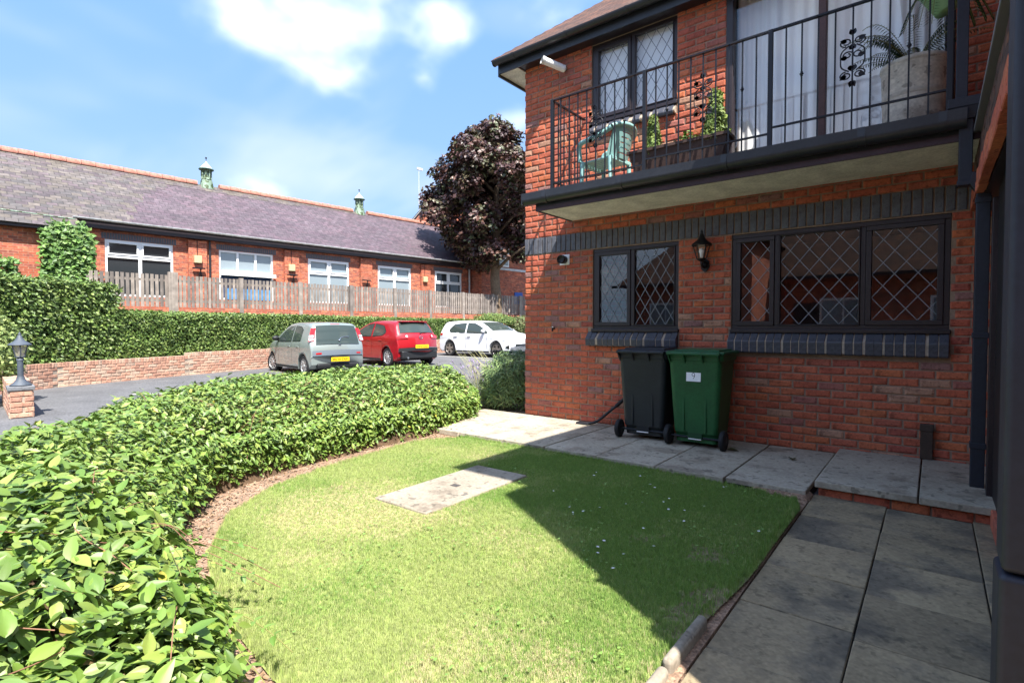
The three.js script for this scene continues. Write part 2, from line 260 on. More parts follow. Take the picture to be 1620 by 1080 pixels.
function clusterGeo(n, rad, l, w, R) {
  const gs = []; for (let i = 0; i < n; i++) { const g = leafLow(l * (0.7 + R() * 0.6), w * (0.7 + R() * 0.6)); g.rotateZ((R() - 0.35) * 1.3); g.rotateX((R() - 0.5) * 1.6); g.rotateY(R() * 6.283); g.translate((R() - 0.5) * 2 * rad, (R() - 0.5) * 1.6 * rad, (R() - 0.5) * 2 * rad); gs.push(g); } return mergeGeometries(gs);
}
function instanced(name, geo, mat, items, parent) {   // items: [Matrix4, Color]
  const m = new THREE.InstancedMesh(geo, mat, items.length); items.forEach(([x, c], i) => { m.setMatrixAt(i, x); m.setColorAt(i, c); }); m.name = name; m.castShadow = m.receiveShadow = true; stuff(m); parent.add(m); return m;
}
const up = V(0, 1, 0);
function aim(pos, nrm, spin, scale) {      // a leaf at pos whose face looks along nrm
  const q = new THREE.Quaternion().setFromUnitVectors(up, nrm), s = new THREE.Quaternion().setFromAxisAngle(up, spin);
  return new THREE.Matrix4().compose(pos, q.multiply(s), V(scale, scale, scale));
}
const pick = (R, a) => a[Math.floor(R() * a.length)];

// ---------------------------------------------------------------- the ground, drive, paths, lawn
const roadY = (z) => clamp(-0.1 + 0.0118 * (-8.5 - z), -0.1, 0.02);
struct('ground', box(2400, 0.1, 2400, 0, -0.45, 0), M.ground);
{
  const g = new THREE.PlaneGeometry(36, 74, 6, 60); g.rotateX(-Math.PI / 2); g.translate(-15, 0, -13);
  const p = g.attributes.position; for (let i = 0; i < p.count; i++) p.setY(i, roadY(p.getZ(i)));
  g.computeVertexNormals(); struct('driveway', g, M.asphalt);
}
// garden soil
const GARDEN = [[-6.95, -6.6], [-6.98, -2.5], [-5.8, -0.95], [-4.2, 0.2], [-2.6, 0.9], [-0.704, 1.5], [-0.704, -4.40], [-1.5, -4.45], [-5.9, -6.5], [-5.9, -14], [-6.3, -14]];
struct('garden_soil', poly(GARDEN.slice(0, 8).concat([[-4.3, -6.6]]), -0.4, -0.06), M.soil);
struct('planting_bed', poly([[-6.1, -14], [-4.3, -14], [-4.3, -5.97], [-5.25, -5.97], [-6.1, -6.4]], -0.4, -0.02), M.soil);
// painted lines on the car park
{
  const y = (z) => roadY(z) + 0.006;
  const line = (x0, z0, x1, z1, w) => { const l = Math.hypot(x1 - x0, z1 - z0), g = new THREE.PlaneGeometry(l, w); g.rotateX(-Math.PI / 2); g.rotateY(-Math.atan2(z1 - z0, x1 - x0)); return g.translate((x0 + x1) / 2, y((z0 + z1) / 2), (z0 + z1) / 2); };
  for (const [a, b, c, d, w] of [[-16.6, -15.75, -11.6, -15.65, 0.1], [-16.9, -10.3, -12.4, -9.9, 0.09], [-13.3, -14.9, -12.5, -14.75, 0.12], [-12.3, -3.5, -11.9, -3.9, 0.1]]) struct('painted_line', line(a, b, c, d, w), M.paintWhite);
}
// path of grey slabs along the house wall
{
  const path = struct('path', bx(-5.25, -0.725, -0.3, -0.035, -5.935, -4.42), M.joint); const R = rng(31);
  const xs = [-0.72, -1.31, -1.9, -2.49, -3.1, -3.7, -4.3, -4.78, -5.22];
  for (let i = 0; i < xs.length - 1; i++) obj('paving_slab', rbx(xs[i + 1] + 0.006, xs[i] - 0.006, -0.06, R() * 0.004, -5.93, -4.4 - R() * 0.03, 0.008), i % 3 === 1 ? M.slab2 : M.slab, path);
}
// raised step: two slabs on a course of bricks
{
  const s = thing('doorstep', 'raised grey slab step on a course of red bricks beside the dark downpipe', 'step', [0, 0, 0]);
  obj('paving_slab', rbx(-0.69, -0.07, 0.005, 0.058, -5.92, -4.56, 0.008), M.slab, s);
  obj('paving_slab', rbx(-0.06, 0.5, 0.005, 0.058, -5.92, -4.56, 0.008), M.slab2, s);
  obj('mortar_bed', bx(-0.66, 0.48, -0.2, 0.0, -5.9, -4.62), M.mortar, s);
  const R = rng(32);
  for (let i = 0; i < 6; i++) { const g = brickGeo(0.215, 0.068, 0.03, R); const m = obj('brick', g, BRICKS[(i * 3) % 8], s, false); m.position.set(-0.56 + i * 0.226, -0.042, -4.605); }
  const g2 = brickGeo(0.215, 0.068, 0.03, R); for (let i = 0; i < 3; i++) { const m = obj('brick', g2, BRICKS[i + 2], s, false); m.rotation.y = -Math.PI / 2; m.position.set(-0.672, -0.042, -4.73 - i * 0.226); }
}
// lower side path, two columns of slabs
{
  const path = struct('side_path', bx(-0.69, 0.62, -0.35, -0.074, -4.61, 1.5), M.joint); const R = rng(33);
  for (let c = 0; c < 3; c++) for (let k = 0; k < 12; k++) {
    const x0 = -0.70 + c * 0.46, z1 = -4.54 + k * 0.483 + (c === 1 ? 0.05 : 0);
    const d0 = k ? 0 : 0.07, o = obj('paving_slab', rbx(-0.2275, 0.2275, -0.055, 0, -0.2385 - d0 / 2, 0.2385 + d0 / 2, 0.007), M.slabPath[Math.floor(R() * 3)], path);
    o.position.set(x0 + 0.23, -0.062 + (R() - 0.5) * 0.005, z1 + 0.2385 - d0 / 2); o.rotation.set((R() - 0.5) * 0.01, (R() - 0.5) * 0.008, (R() - 0.5) * 0.01);
  }
  obj('mortar_haunch', rbx(-1.12, -0.69, -0.3, -0.028, -4.6, -4.37, 0.05, 3), M.soil, path);
}
{
  const e = thing('edging_stone', 'rounded concrete edging stone tilted beside the dark path slabs', 'edging', [-0.755, -0.1, -2.27], 0);
  const g = rbx(-0.022, 0.022, -0.1, 0.09, 0, 0.4, 0.02, 4); obj('kerb_block', g, M.concrete, e); const o = obj('kerb_block', rbx(-0.022, 0.022, -0.1, 0.075, 0.41, 1.2, 0.02, 4), M.concrete, e); o.rotation.z = 0.06;
}
// manhole cover slab set in the lawn
{
  const s = thing('inspection_cover', 'flat rectangular concrete inspection cover set in the lawn', 'cover', [-2.93, -0.088, -2.98], 0.02);
  const cv = obj('slab', rbx(-0.275, 0.275, -0.04, 0.062, -0.575, 0.575, 0.012, 3), M.concrete, s);
  obj('lifting_slot', bx(-0.035, 0.035, 0.06, 0.0645, -0.02, 0.035), std('#5a5552', { roughness: 0.7, metalness: 0.4 }), s);
  obj('lifting_slot', bx(0.2, 0.225, 0.06, 0.064, 0.1, 0.16), std('#6a655f', { roughness: 0.8 }), s);
}
// the lawn: turf sheet and blades
const LAWN = [[-4.18, -4.42], [-4.46, -3.86], [-4.25, -2.65], [-4.08, -2.08], [-3.7, -1.58], [-3.14, -1.23], [-2.56, -1.03], [-1.9, -0.94], [-1.2, -0.88], [-0.78, -0.9], [-0.78, -1.9], [-0.74, -2.4], [-0.708, -2.8], [-0.708, -4.1], [-0.76, -4.32], [-1.6, -4.41]];
const dryAt = (x, z) => 0.7 * sstep(0.46, 0.72, fbm2(x * 1.5, z * 1.5, 5, 1) * 0.95 - 0.08 + 0.2 * sstep(2.0, 0.4, Math.hypot((x + 2.7) * 0.8, z + 1.75)) - (x > -2.2 && z < -2.6 ? 0.1 : 0));
const lushAt = (x, z) => clamp(sstep(0.40, 0.62, fbm2(x * 1.8 + 4, z * 1.8, 4, 31)) * 0.5 + 0.75 * sstep(0.1, 0.5, (x + 2.6) * 0.3 - (z + 2.6) * 0.35 + (fbm2(x * 3, z * 3, 3, 33) - 0.5) * 0.8));
const bareAt = (x, z) => 0.8 * sstep(0.66, 0.80, fbm2(x * 3, z * 3, 4, 4) + 0.12 * sstep(-1.3, -0.75, x) + 0.2 * sstep(0.5, 0.1, Math.hypot((x + 0.86) * 1.2, (z + 2.35) * 0.6)) + 0.06 * sstep(0.75, 0.6, Math.abs(z + 2.98)) * sstep(0.42, 0.3, Math.abs(x + 2.93)));
const coverHole = (x, z) => Math.abs(x + 2.93) < 0.29 && Math.abs(z + 2.98) < 0.59;
{
  const n = 1024, x0 = -4.75, z0 = -4.6, L = 4.2, d = new Uint8Array(n * n * 4), G = lin(0.22, 0.26, 0.075), D = lin(0.36, 0.33, 0.15), S = lin(0.17, 0.12, 0.075), c = new THREE.Color();
  for (let j = 0; j < n; j++) for (let i = 0; i < n; i++) { const x = x0 + i / n * L, z = z0 + j / n * L, k = dryAt(x, z), f = 0.7 + 0.6 * fbm2(x * 40, z * 40, 2, 2), w = bareAt(x, z); c.copy(G).lerp(D, k).lerp(S, w).multiplyScalar(f).convertLinearToSRGB(); const o = (j * n + i) * 4; d[o] = c.r * 255; d[o + 1] = c.g * 255; d[o + 2] = c.b * 255; d[o + 3] = 255; }
  const t = new THREE.DataTexture(d, n, n, THREE.RGBAFormat); t.magFilter = THREE.LinearFilter; t.colorSpace = THREE.SRGBColorSpace; t.needsUpdate = true;
  const s = new THREE.ShapeGeometry(new THREE.Shape(LAWN.map(([x, z]) => new THREE.Vector2(x, -z)))); s.rotateX(-Math.PI / 2);
  const p = s.attributes.position, uv = new Float32Array(p.count * 2); for (let i = 0; i < p.count; i++) { uv[i * 2] = (p.getX(i) - x0) / L; uv[i * 2 + 1] = (p.getZ(i) - z0) / L; } s.setAttribute('uv', new THREE.BufferAttribute(uv, 2)); s.translate(0, -0.045, 0);
  const m = new THREE.Mesh(s, std('#ffffff', { map: t, roughness: 1, bumpMap: T.soilB, bumpScale: 0.01 })); m.name = 'lawn'; m.userData.kind = 'structure'; m.receiveShadow = true; scene.add(m);
  // mown grass blades
  const R = rng(41), P = [], bl = (a, l, w, b) => { const cx = Math.cos(a), sx = Math.sin(a); const k = [[-w, 0, 0], [w, 0, 0], [w * 0.7, l * 0.6, b * 0.4], [-w * 0.7, l * 0.6, b * 0.4], [0, l, b]].map(([x, y, z]) => [x * cx + z * sx, y, -x * sx + z * cx]); for (const i of [0, 1, 2, 0, 2, 3, 3, 2, 4]) P.push(k[i]); };
  for (let i = 0; i < 7; i++) { const s0 = P.length; bl(R() * 6.28, 0.6 + R() * 0.5, 0.05 + R() * 0.03, (R() - 0.4) * 1.8); const ox = (R() - 0.5) * 0.9, oz = (R() - 0.5) * 0.9; for (let k = s0; k < P.length; k++) { P[k] = [P[k][0] + ox, P[k][1], P[k][2] + oz]; } }
  const g = new THREE.BufferGeometry(); g.setAttribute('position', new THREE.Float32BufferAttribute(P.flat(), 3)); g.computeVertexNormals(); g.setAttribute('uv', new THREE.Float32BufferAttribute(P.flatMap((q) => [q[0], q[1]]), 2));
  const items = [], tones = [lin(0.42, 0.49, 0.15), lin(0.36, 0.46, 0.12), lin(0.47, 0.52, 0.19), lin(0.40, 0.46, 0.17)], lush = [lin(0.24, 0.38, 0.07), lin(0.20, 0.35, 0.055), lin(0.29, 0.41, 0.09)], dry = [lin(0.60, 0.53, 0.29), lin(0.53, 0.50, 0.25), lin(0.65, 0.56, 0.34)], q = new THREE.Quaternion();
  for (let i = 0; i < 300000; i++) {
    const x = -4.7 + R() * 4.0, z = -4.5 + R() * 3.75; if (!inPoly(x, z, LAWN) || coverHole(x, z)) continue;
    const ed = edgeDist(x, z, LAWN), k = dryAt(x, z), bare = bareAt(x, z); if (R() < bare * 0.9 || R() > 0.35 + ed * 9) continue;
    const near = Math.hypot(x, z) < 2.6; if (!near && R() < 0.25) continue;
    const h = 0.0125 * (0.7 + R() * 0.8) * (1 + 0.5 * (1 - k)) * (ed < 0.05 ? 1.6 : 1) * (0.7 + 0.75 * fbm2(x * 7, z * 7, 3, 21)), c = (R() < k * 0.75 ? pick(R, dry) : R() < lushAt(x, z) ? pick(R, lush) : pick(R, tones)).clone().multiplyScalar(0.8 + R() * 0.4);
    items.push([new THREE.Matrix4().compose(V(x, -0.047, z), q.setFromAxisAngle(up, R() * 6.28).clone(), V(0.018, h, 0.018)), c]);
  }
  const o = instanced('grass', g, M.grass, items, scene); o.userData.label = 'short mown lawn grass with dry yellow patches'; o.userData.category = 'grass';
  // clover leaves and daisies scattered in the lawn
  const cl = [], c3 = new THREE.CircleGeometry(0.5, 6); c3.rotateX(-Math.PI / 2);
  for (let i = 0; i < 1500; i++) { const x = -3.6 + R() * 2.8, z = -4.3 + R() * 3.2; if (!inPoly(x, z, LAWN) || coverHole(x, z) || fbm2(x * 2.2, z * 2.2, 3, 6) < 0.5) continue; cl.push([new THREE.Matrix4().compose(V(x, -0.02 + R() * 0.012, z), new THREE.Quaternion().setFromEuler(new THREE.Euler((R() - 0.5) * 0.7, R() * 6, (R() - 0.5) * 0.7)), V(0.010 + R() * 0.009, 1, 0.009 + R() * 0.007)), lin(0.17, 0.30, 0.055).multiplyScalar(0.8 + R() * 0.5)]); }
  const ck = instanced('clover', c3, M.leafMatte, cl, scene); ck.userData.label = 'small round clover leaves among the lawn grass'; ck.userData.category = 'clover';
}

// ---------------------------------------------------------------- the brick house straight ahead
const WZ = -5.93, house = thing('brick_house', 'red brick two-storey house with a railed balcony and leaded windows', 'house', [0, 0, 0]);
const OPEN = { small: [-3.405, -2.292, 1.17, 2.2], big: [-1.71, 0.104, 1.17, 2.2], upper: [-3.43, -2.33, 3.76, 4.75], door: [-1.79, 0.10, 2.84, 4.9] };
{
  const zf = WZ - 0.011, zb = zf - 0.27, X0 = -4.478, X1 = 6, w = [];
  const seg = (x0, x1, y0, y1) => w.push(bx(x0, x1, y0, y1, zb, zf));
  // ground storey
  seg(X0, X1, -0.3, 1.17); seg(X0, -3.405, 1.17, 2.2); seg(-2.292, -1.71, 1.17, 2.2); seg(0.104, X1, 1.17, 2.2); seg(X0, X1, 2.2, 2.84);
  seg(X0, -1.79, 2.84, 3.76); seg(X0, -3.43, 3.76, 4.75); seg(-2.33, -1.79, 3.76, 4.75); seg(0.10, X1, 2.84, 4.9); seg(X0, -1.79, 4.75, 4.9);
  obj('wall', w, M.mortar, house);
  obj('side_wall', [bx(X0, X0 + 0.27, -0.3, 4.9, -14, zb)], M.farBrick, house);
  obj('back_wall', [bx(X0 + 0.27, 6, -0.3, 4.9, -14, -13.75), bx(5.75, 6, -0.3, 4.9, -13.75, zb)], M.farBrick, house);
  obj('inner_floor', [bx(X0 + 0.27, 5.75, 0.02, 0.12, -13.75, zb), bx(X0 + 0.27, 5.75, 2.55, 2.84, -13.75, zb)], M.roomDark, house);
  obj('inner_wall', [bx(X0 + 0.27, 5.75, 0.12, 2.55, -9.6, -9.5), bx(-2.0, -1.9, 0.12, 2.55, -9.5, zb), bx(X0 + 0.27, 5.75, 2.84, 4.9, -9.2, -9.1)], M.room, house);
  obj('inner_ceiling', [bx(X0 + 0.27, 5.75, 4.9, 5.0, -13.75, zb)], M.room, house);
  // bricks
  const R = rng(7), list = [], p = 0.076, len = 0.225;
  const free = (x0, x1, y0, y1) => { let iv = [[x0, x1]]; for (const [a, b, c, d] of Object.values(OPEN).concat([[-3.46, -2.28, 0.98, 1.17], [-1.735, 0.11, 0.955, 1.17], [-3.44, -2.32, 3.635, 3.76]])) if (y1 > c + 0.012 && y0 < d - 0.012) iv = iv.flatMap(([s, e]) => b <= s || a >= e ? [[s, e]] : [[s, a - 0.004], [b + 0.004, e]].filter(([s2, e2]) => e2 - s2 > 0.025)); return iv; };
  const course = (k, y) => {
    const h = 0.063, off = (k % 2) * len / 2;
    for (const [a, b] of free(-4.482, 0.5, y, y + h)) for (let i = Math.floor((a + 4.482 - off) / len); ; i++) {
      const s = -4.482 + off + i * len, x0 = Math.max(a, s + 0.006), x1 = Math.min(b, s + len - 0.006); if (s > b) break; if (x1 - x0 < 0.02) continue;
      const cx = (x0 + x1) / 2, cy = y + h / 2, tone = Math.floor(Math.pow(R(), 2.0) * BRICKS.length);
      const m = new THREE.Matrix4().makeRotationZ((R() - 0.5) * 0.008).setPosition(cx, cy, WZ + (R() - 0.5) * 0.004);
      list.push({ m, w: x1 - x0, h, tone, size: shownSize(cx, cy, WZ) * (x1 - x0) / 0.215 * (cx > -2.85 && cx < -1.65 && cy < 1.0 ? 0.05 : 1) * (cx < 0.2 ? 1 : 0.05) });
    }
  };
  for (let k = 0; k < 29; k++) course(k, 0.004 + k * p + (k > 2 ? 0.002 : 0));
  for (let k = 0; k < 32; k++) course(k, 2.437 + k * p);
  layBricks(list, house, { depth: 0.028, seed: 8, c: 0.0095 });
  // soldier course of blue bricks
  const sg = [0, 1, 2, 3].map(() => brickGeo(0.0625, 0.214, 0.03, R, 0.004));
  for (let i = 0; i < 64; i++) { const m = new THREE.Mesh(sg[i % 4], M.blueBrick); m.name = 'soldier_brick'; m.castShadow = m.receiveShadow = true; m.position.set(-4.448 + i * 0.0757, 2.321, WZ + 0.004 + (R() - 0.5) * 0.003); house.add(m); }
  // corner bricks seen on the return are part of the side wall
  // sills of blue bricks on edge, sloping out
  const sill = (x0, x1, yt, yb, proud) => {
    const n = Math.round((x1 - x0) / 0.077), wv = (x1 - x0) / n, sh = new THREE.Shape([[0, yt], [proud * 0.95, yt - 0.075], [proud, yt - 0.09], [proud * 0.9, yb + 0.01], [proud * 0.8, yb], [0, yb]].map(([a, b]) => new THREE.Vector2(a, b)));
    const g = NI(new THREE.ExtrudeGeometry(sh, { depth: wv - 0.018, bevelEnabled: true, bevelSize: 0.003, bevelThickness: 0.003, bevelSegments: 1 })); g.rotateY(-Math.PI / 2); g.translate((wv - 0.018) / 2, 0, 0);
    const geo = mUV(g), pr = part('brick_sill', house);
    const sm2 = new THREE.Shape([[-0.01, yt - 0.008], [proud * 0.935, yt - 0.077], [proud * 0.965, yt - 0.09], [proud * 0.88, yb + 0.011], [-0.01, yb + 0.004]].map(([a, b]) => new THREE.Vector2(a, b)));
    const mg = NI(new THREE.ExtrudeGeometry(sm2, { depth: x1 - x0 - 0.02, bevelEnabled: false })); mg.rotateY(-Math.PI / 2); mg.translate(x1 - 0.01, 0, WZ);
    obj('mortar', mg, M.mortarPale, pr);
    for (let i = 0; i < n; i++) { const m = new THREE.Mesh(geo, M.blueSill); m.name = 'sill_brick'; m.castShadow = m.receiveShadow = true; m.position.set(x0 + (i + 0.5) * wv, (R() - 0.5) * 0.003, WZ + (R() - 0.5) * 0.004); m.rotation.z = (R() - 0.5) * 0.02; pr.add(m); }
  };
  sill(-3.47, -2.285, 1.155, 0.985, 0.075); sill(-1.737, 0.105, 1.155, 0.955, 0.075); sill(-3.44, -2.325, 3.755, 3.64, 0.05);
}
// leaded windows
function leaded(parent, x0, x1, y0, y1, z, mat, pw = 0.127, ph = 0.212) {
  const w = x1 - x0, h = y1 - y0;
  for (const s of [1, -1]) for (let k = -30; k < 30; k++) {
    // line: (x/pw) - s*(y/ph) = k
    const pts = []; const add = (x, y) => { if (x >= -1e-6 && x <= w + 1e-6 && y >= -1e-6 && y <= h + 1e-6) pts.push([x, y]); };
    add(0, -k * ph / s); add(w, (w / pw - k) * ph / s); add(k * pw, 0); add((k + s * h / ph) * pw, h);
    if (pts.length < 2) continue; let a = pts[0], b = pts[1]; for (const q of pts) if (Math.hypot(q[0] - a[0], q[1] - a[1]) > Math.hypot(b[0] - a[0], b[1] - a[1])) b = q;
    const l = Math.hypot(b[0] - a[0], b[1] - a[1]); if (l < 0.03) continue;
    const m = new THREE.Mesh(box(l - 0.004, 0.0065, 0.004), mat); m.name = 'lead_strip'; m.castShadow = m.receiveShadow = true; m.position.set(x0 + (a[0] + b[0]) / 2, y0 + (a[1] + b[1]) / 2, z + (s > 0 ? 0.003 : 0.0052)); m.rotation.z = Math.atan2(b[1] - a[1], b[0] - a[0]); parent.add(m);
  }
}
function window_(op, cuts, lead, opening = [], pw = 0.127) {
  const [x0, x1, y0, y1] = op, wn = part('window', house), zf = WZ - 0.025, zb = zf - 0.07, f = 0.045, fr = [];
  fr.push(rbx(x0, x1, y1 - f, y1, zb, zf, 0.006), rbx(x0, x1, y0 + 0.02, y0 + 0.02 + f, zb, zf, 0.006), rbx(x0, x0 + f, y0 + 0.02 + f, y1 - f, zb, zf, 0.006), rbx(x1 - f, x1, y0 + 0.02 + f, y1 - f, zb, zf, 0.006));
  const xs = [x0 + f, ...cuts.flatMap((c) => [c - 0.022, c + 0.022]), x1 - f];
  for (const c of cuts) fr.push(rbx(c - 0.022, c + 0.022, y0 + 0.02 + f, y1 - f, zb, zf, 0.006));
  obj('frame', fr, M.frame, wn);
  obj('timber_sill', rbx(x0 - 0.01, x1 + 0.01, y0 - 0.012, y0 + 0.028, zb, WZ + 0.022, 0.008), M.frame, wn);
  for (let i = 0; i < xs.length; i += 2) {
    const k = i / 2, s = opening.includes(k) ? 0.045 : 0.012, a = xs[i], b = xs[i + 1], c = y0 + 0.02 + f, d = y1 - f;
    obj('sash', [rbx(a, b, d - s, d, zb + 0.02, zf + 0.012, 0.005), rbx(a, b, c, c + s, zb + 0.02, zf + 0.012, 0.005), rbx(a, a + s, c + s, d - s, zb + 0.02, zf + 0.012, 0.005), rbx(b - s, b, c + s, d - s, zb + 0.02, zf + 0.012, 0.005)], M.frame, wn);
    const pz = zf - 0.02; const gp = new THREE.PlaneGeometry(b - a - 2 * s, d - c - 2 * s).translate((a + b) / 2, (c + d) / 2, pz); obj('pane', gp, M.glass, wn);
    leaded(wn, a + s, b - s, c + s, d - s, pz + 0.001, lead, pw);
  }
  return wn;
}
window_(OPEN.small, [-2.87], M.lead, [0]);
window_(OPEN.big, [-1.27, -0.53], M.lead, [0, 2], 0.172);
{
  const w = window_(OPEN.upper, [-2.88], M.leadDark, [0]);
  obj('sky_reflection_blind', [new THREE.PlaneGeometry(1.0, 0.9).translate(-2.88, 4.28, WZ - 0.11)], M.sky_reflection_blind, w);  // white sheet stands in for sky reflected in the panes
}
// glazed balcony doors, their bright sky reflection stood in for by white net curtains
{
  const [x0, x1, y0, y1] = OPEN.door, d = part('balcony_door', house), zf = WZ - 0.03, zb = zf - 0.08;
  obj('frame', [rbx(x0, x0 + 0.07, y0, y1, zb, zf + 0.03, 0.006), rbx(x1 - 0.07, x1, y0, y1, zb, zf + 0.03, 0.006), rbx(x0 + 0.07, x1 - 0.07, y1 - 0.08, y1, zb, zf, 0.006), rbx(x0 + 0.07, x1 - 0.07, y0, y0 + 0.05, zb, zf, 0.006)], M.frame, d);
  obj('meeting_stile', rbx(-0.93, -0.86, y0 + 0.05, y1 - 0.08, zb, zf + 0.01, 0.006), M.frameBrown, d);
  obj('pane', new THREE.PlaneGeometry(0.79, 1.93).translate(-1.325, 3.855, zf - 0.04), M.glass, d);
  obj('pane', new THREE.PlaneGeometry(0.89, 1.93).translate(-0.415, 3.855, zf - 0.04), M.glass, d);
  const g = new THREE.PlaneGeometry(1.78, 1.96, 180, 1), p = g.attributes.position; for (let i = 0; i < p.count; i++) p.setZ(i, 0.012 * Math.sin(p.getX(i) * 62 + 1.5 * Math.sin(p.getX(i) * 9)) + 0.01 * Math.sin(p.getX(i) * 21)); g.computeVertexNormals();
  obj('sky_reflection_net', g.translate(-0.84, 3.85, WZ - 0.22), M.net, d);
}
// eaves: soffit, fascia, gutter and the tiled roof
{
  const zo = WZ + 0.15;
  obj('soffit', bx(-4.78, 6, 4.752, 4.772, WZ - 0.02, zo), M.frame, house);
  obj('fascia', [bx(-4.80, 6, 4.735, 4.9, zo, zo + 0.022), bx(-4.822, -4.80, 4.70, 4.95, -14.2, zo + 0.022)], M.gutter, house);
  obj('soffit_return', bx(-4.80, -4.49, 4.735, 4.75, -14, zo), M.soffit, house);
  const half = new THREE.CylinderGeometry(0.057, 0.057, 10.6, 14, 1, true, Math.PI / 2, Math.PI); half.rotateZ(Math.PI / 2); half.rotateX(-Math.PI / 2);
  const gt = part('gutter', house);
  const gsh = new THREE.Shape(); gsh.absarc(0, 0, 0.058, Math.PI, 0, false); gsh.absarc(0, 0, 0.053, 0, Math.PI, true);
  const gg = NI(new THREE.ExtrudeGeometry(gsh, { depth: 10.84, bevelEnabled: false, curveSegments: 10 })); gg.rotateY(Math.PI / 2); gg.translate(-4.84, 4.885, zo + 0.083); obj('channel', gg, M.gutter, gt);
  for (let i = 0; i < 7; i++) { const c = new THREE.Shape(); c.absarc(0, 0, 0.064, Math.PI, 0, false); c.absarc(0, 0, 0.058, 0, Math.PI, true); const q = NI(new THREE.ExtrudeGeometry(c, { depth: 0.035, bevelEnabled: false, curveSegments: 10 })); q.rotateY(Math.PI / 2); q.translate(-4.5 + i * 0.83, 4.885, zo + 0.083); obj('bracket', q, M.gutter, gt); }
  obj('stop_end', cyl(V(-4.845, 4.87, zo + 0.083), V(-4.83, 4.87, zo + 0.083), 0.05), M.gutter, gt);
  const rf = part('roof', house), pitch = 0.75, n = 46, R = rng(12);
  const hip = (x0, x1, z0, z1, y0, y1) => { const k = (z0 - z1) / 2, zc = (z0 + z1) / 2, P = [], q = (...v) => { for (let i = 1; i < v.length - 1; i++) P.push(...v[0], ...v[i], ...v[i + 1]); }, A = [x0, y0, z0], B = [x1, y0, z0], C = [x1, y0, z1], D = [x0, y0, z1], E = [x0 + k, y1, zc], F = [x1 - k, y1, zc]; q(A, B, F, E); q(B, C, F); q(C, D, E, F); q(D, A, E); q(A, D, C, B); const g = new THREE.BufferGeometry(); g.setAttribute('position', new THREE.Float32BufferAttribute(P, 3)); g.computeVertexNormals(); return g; };
  obj('hipped_slopes', hip(-4.82, 10, zo + 0.06, -14.25, 4.9, 8.45), M.tile, rf);
  for (let k = 0; k < 26; k++) { const t = k * 0.1, x0 = -4.86 + t, g = box(10 - x0, 0.014, 0.13, 0, 0, 0); g.rotateX(0.69); g.translate((10 + x0) / 2, 4.925 + t * 0.824, zo + 0.08 - t); obj('tile_course', g, M.tile, rf); }
}
// balcony slab and its gutter
{
  const b = part('balcony', house), xl = -3.70, xr = 0.34, zf = -5.16;
  obj('slab', bx(xl, xr, 2.62, 2.70, WZ + 0.008, zf), M.concrete, b);
  obj('soffit', bx(xl, xr, 2.595, 2.62, WZ + 0.012, zf - 0.002), M.soffit, b);
  obj('fascia_board', [bx(xl, xr, 2.585, 2.635, zf, zf + 0.022), bx(xl - 0.022, xl, 2.585, 2.79, WZ + 0.01, zf + 0.022)], M.fascia, b);
  obj('lower_fascia', [bx(xl, xr, 2.635, 2.785, zf, zf + 0.02)], M.gutter, b);
  const gs = new THREE.Shape(); gs.moveTo(-0.062, 0.02); gs.lineTo(-0.06, -0.045); gs.absarc(0, -0.05, 0.06, Math.PI, 0, false); gs.lineTo(0.062, 0.02); gs.lineTo(0.056, 0.02); gs.absarc(0, -0.05, 0.054, 0, Math.PI, true); gs.lineTo(-0.056, 0.02);
  const gg = NI(new THREE.ExtrudeGeometry(gs, { depth: 4.0, bevelEnabled: false, curveSegments: 10 })); gg.rotateY(Math.PI / 2); gg.translate(-3.84, 2.765, zf + 0.088); obj('gutter', gg, M.gutter, b);
  for (const x of [-3.55, -2.6, -1.55, -0.5, 0.0]) { const c = new THREE.Shape(); c.moveTo(-0.069, 0.022); c.absarc(0, -0.05, 0.067, Math.PI, 0, false); c.lineTo(0.069, 0.022); c.lineTo(0.062, 0.022); c.absarc(0, -0.05, 0.06, 0, Math.PI, true); c.lineTo(-0.062, 0.022); const q = NI(new THREE.ExtrudeGeometry(c, { depth: 0.05, bevelEnabled: false, curveSegments: 10 })); q.rotateY(Math.PI / 2); q.translate(x, 2.765, zf + 0.088); obj('gutter_bracket', q, M.gutter, b); }
  obj('stop_end', bx(-3.845, -3.832, 2.66, 2.785, zf + 0.03, zf + 0.146), M.gutter, b);
  // mossy mortar edge
  const R = rng(13), gm = []; for (let i = 0; i < 260; i++) { const x = xl + R() * (xr - xl); const g = NI(new THREE.IcosahedronGeometry(0.006 + R() * 0.012, 0)); g.scale(1.6, 0.5, 1); g.translate(x, 2.808, zf + 0.005 + R() * 0.03); gm.push(g); }
  stuff(obj('moss', gm, std('#8d8468', { map: T.moss, roughness: 1 }), b)); obj('edge_bead', [bx(xl, xr, 2.70, 2.79, zf - 0.09, zf - 0.002), bx(xl, xr, 2.79, 2.81, zf - 0.09, zf + 0.03)], M.concrete, b);
}
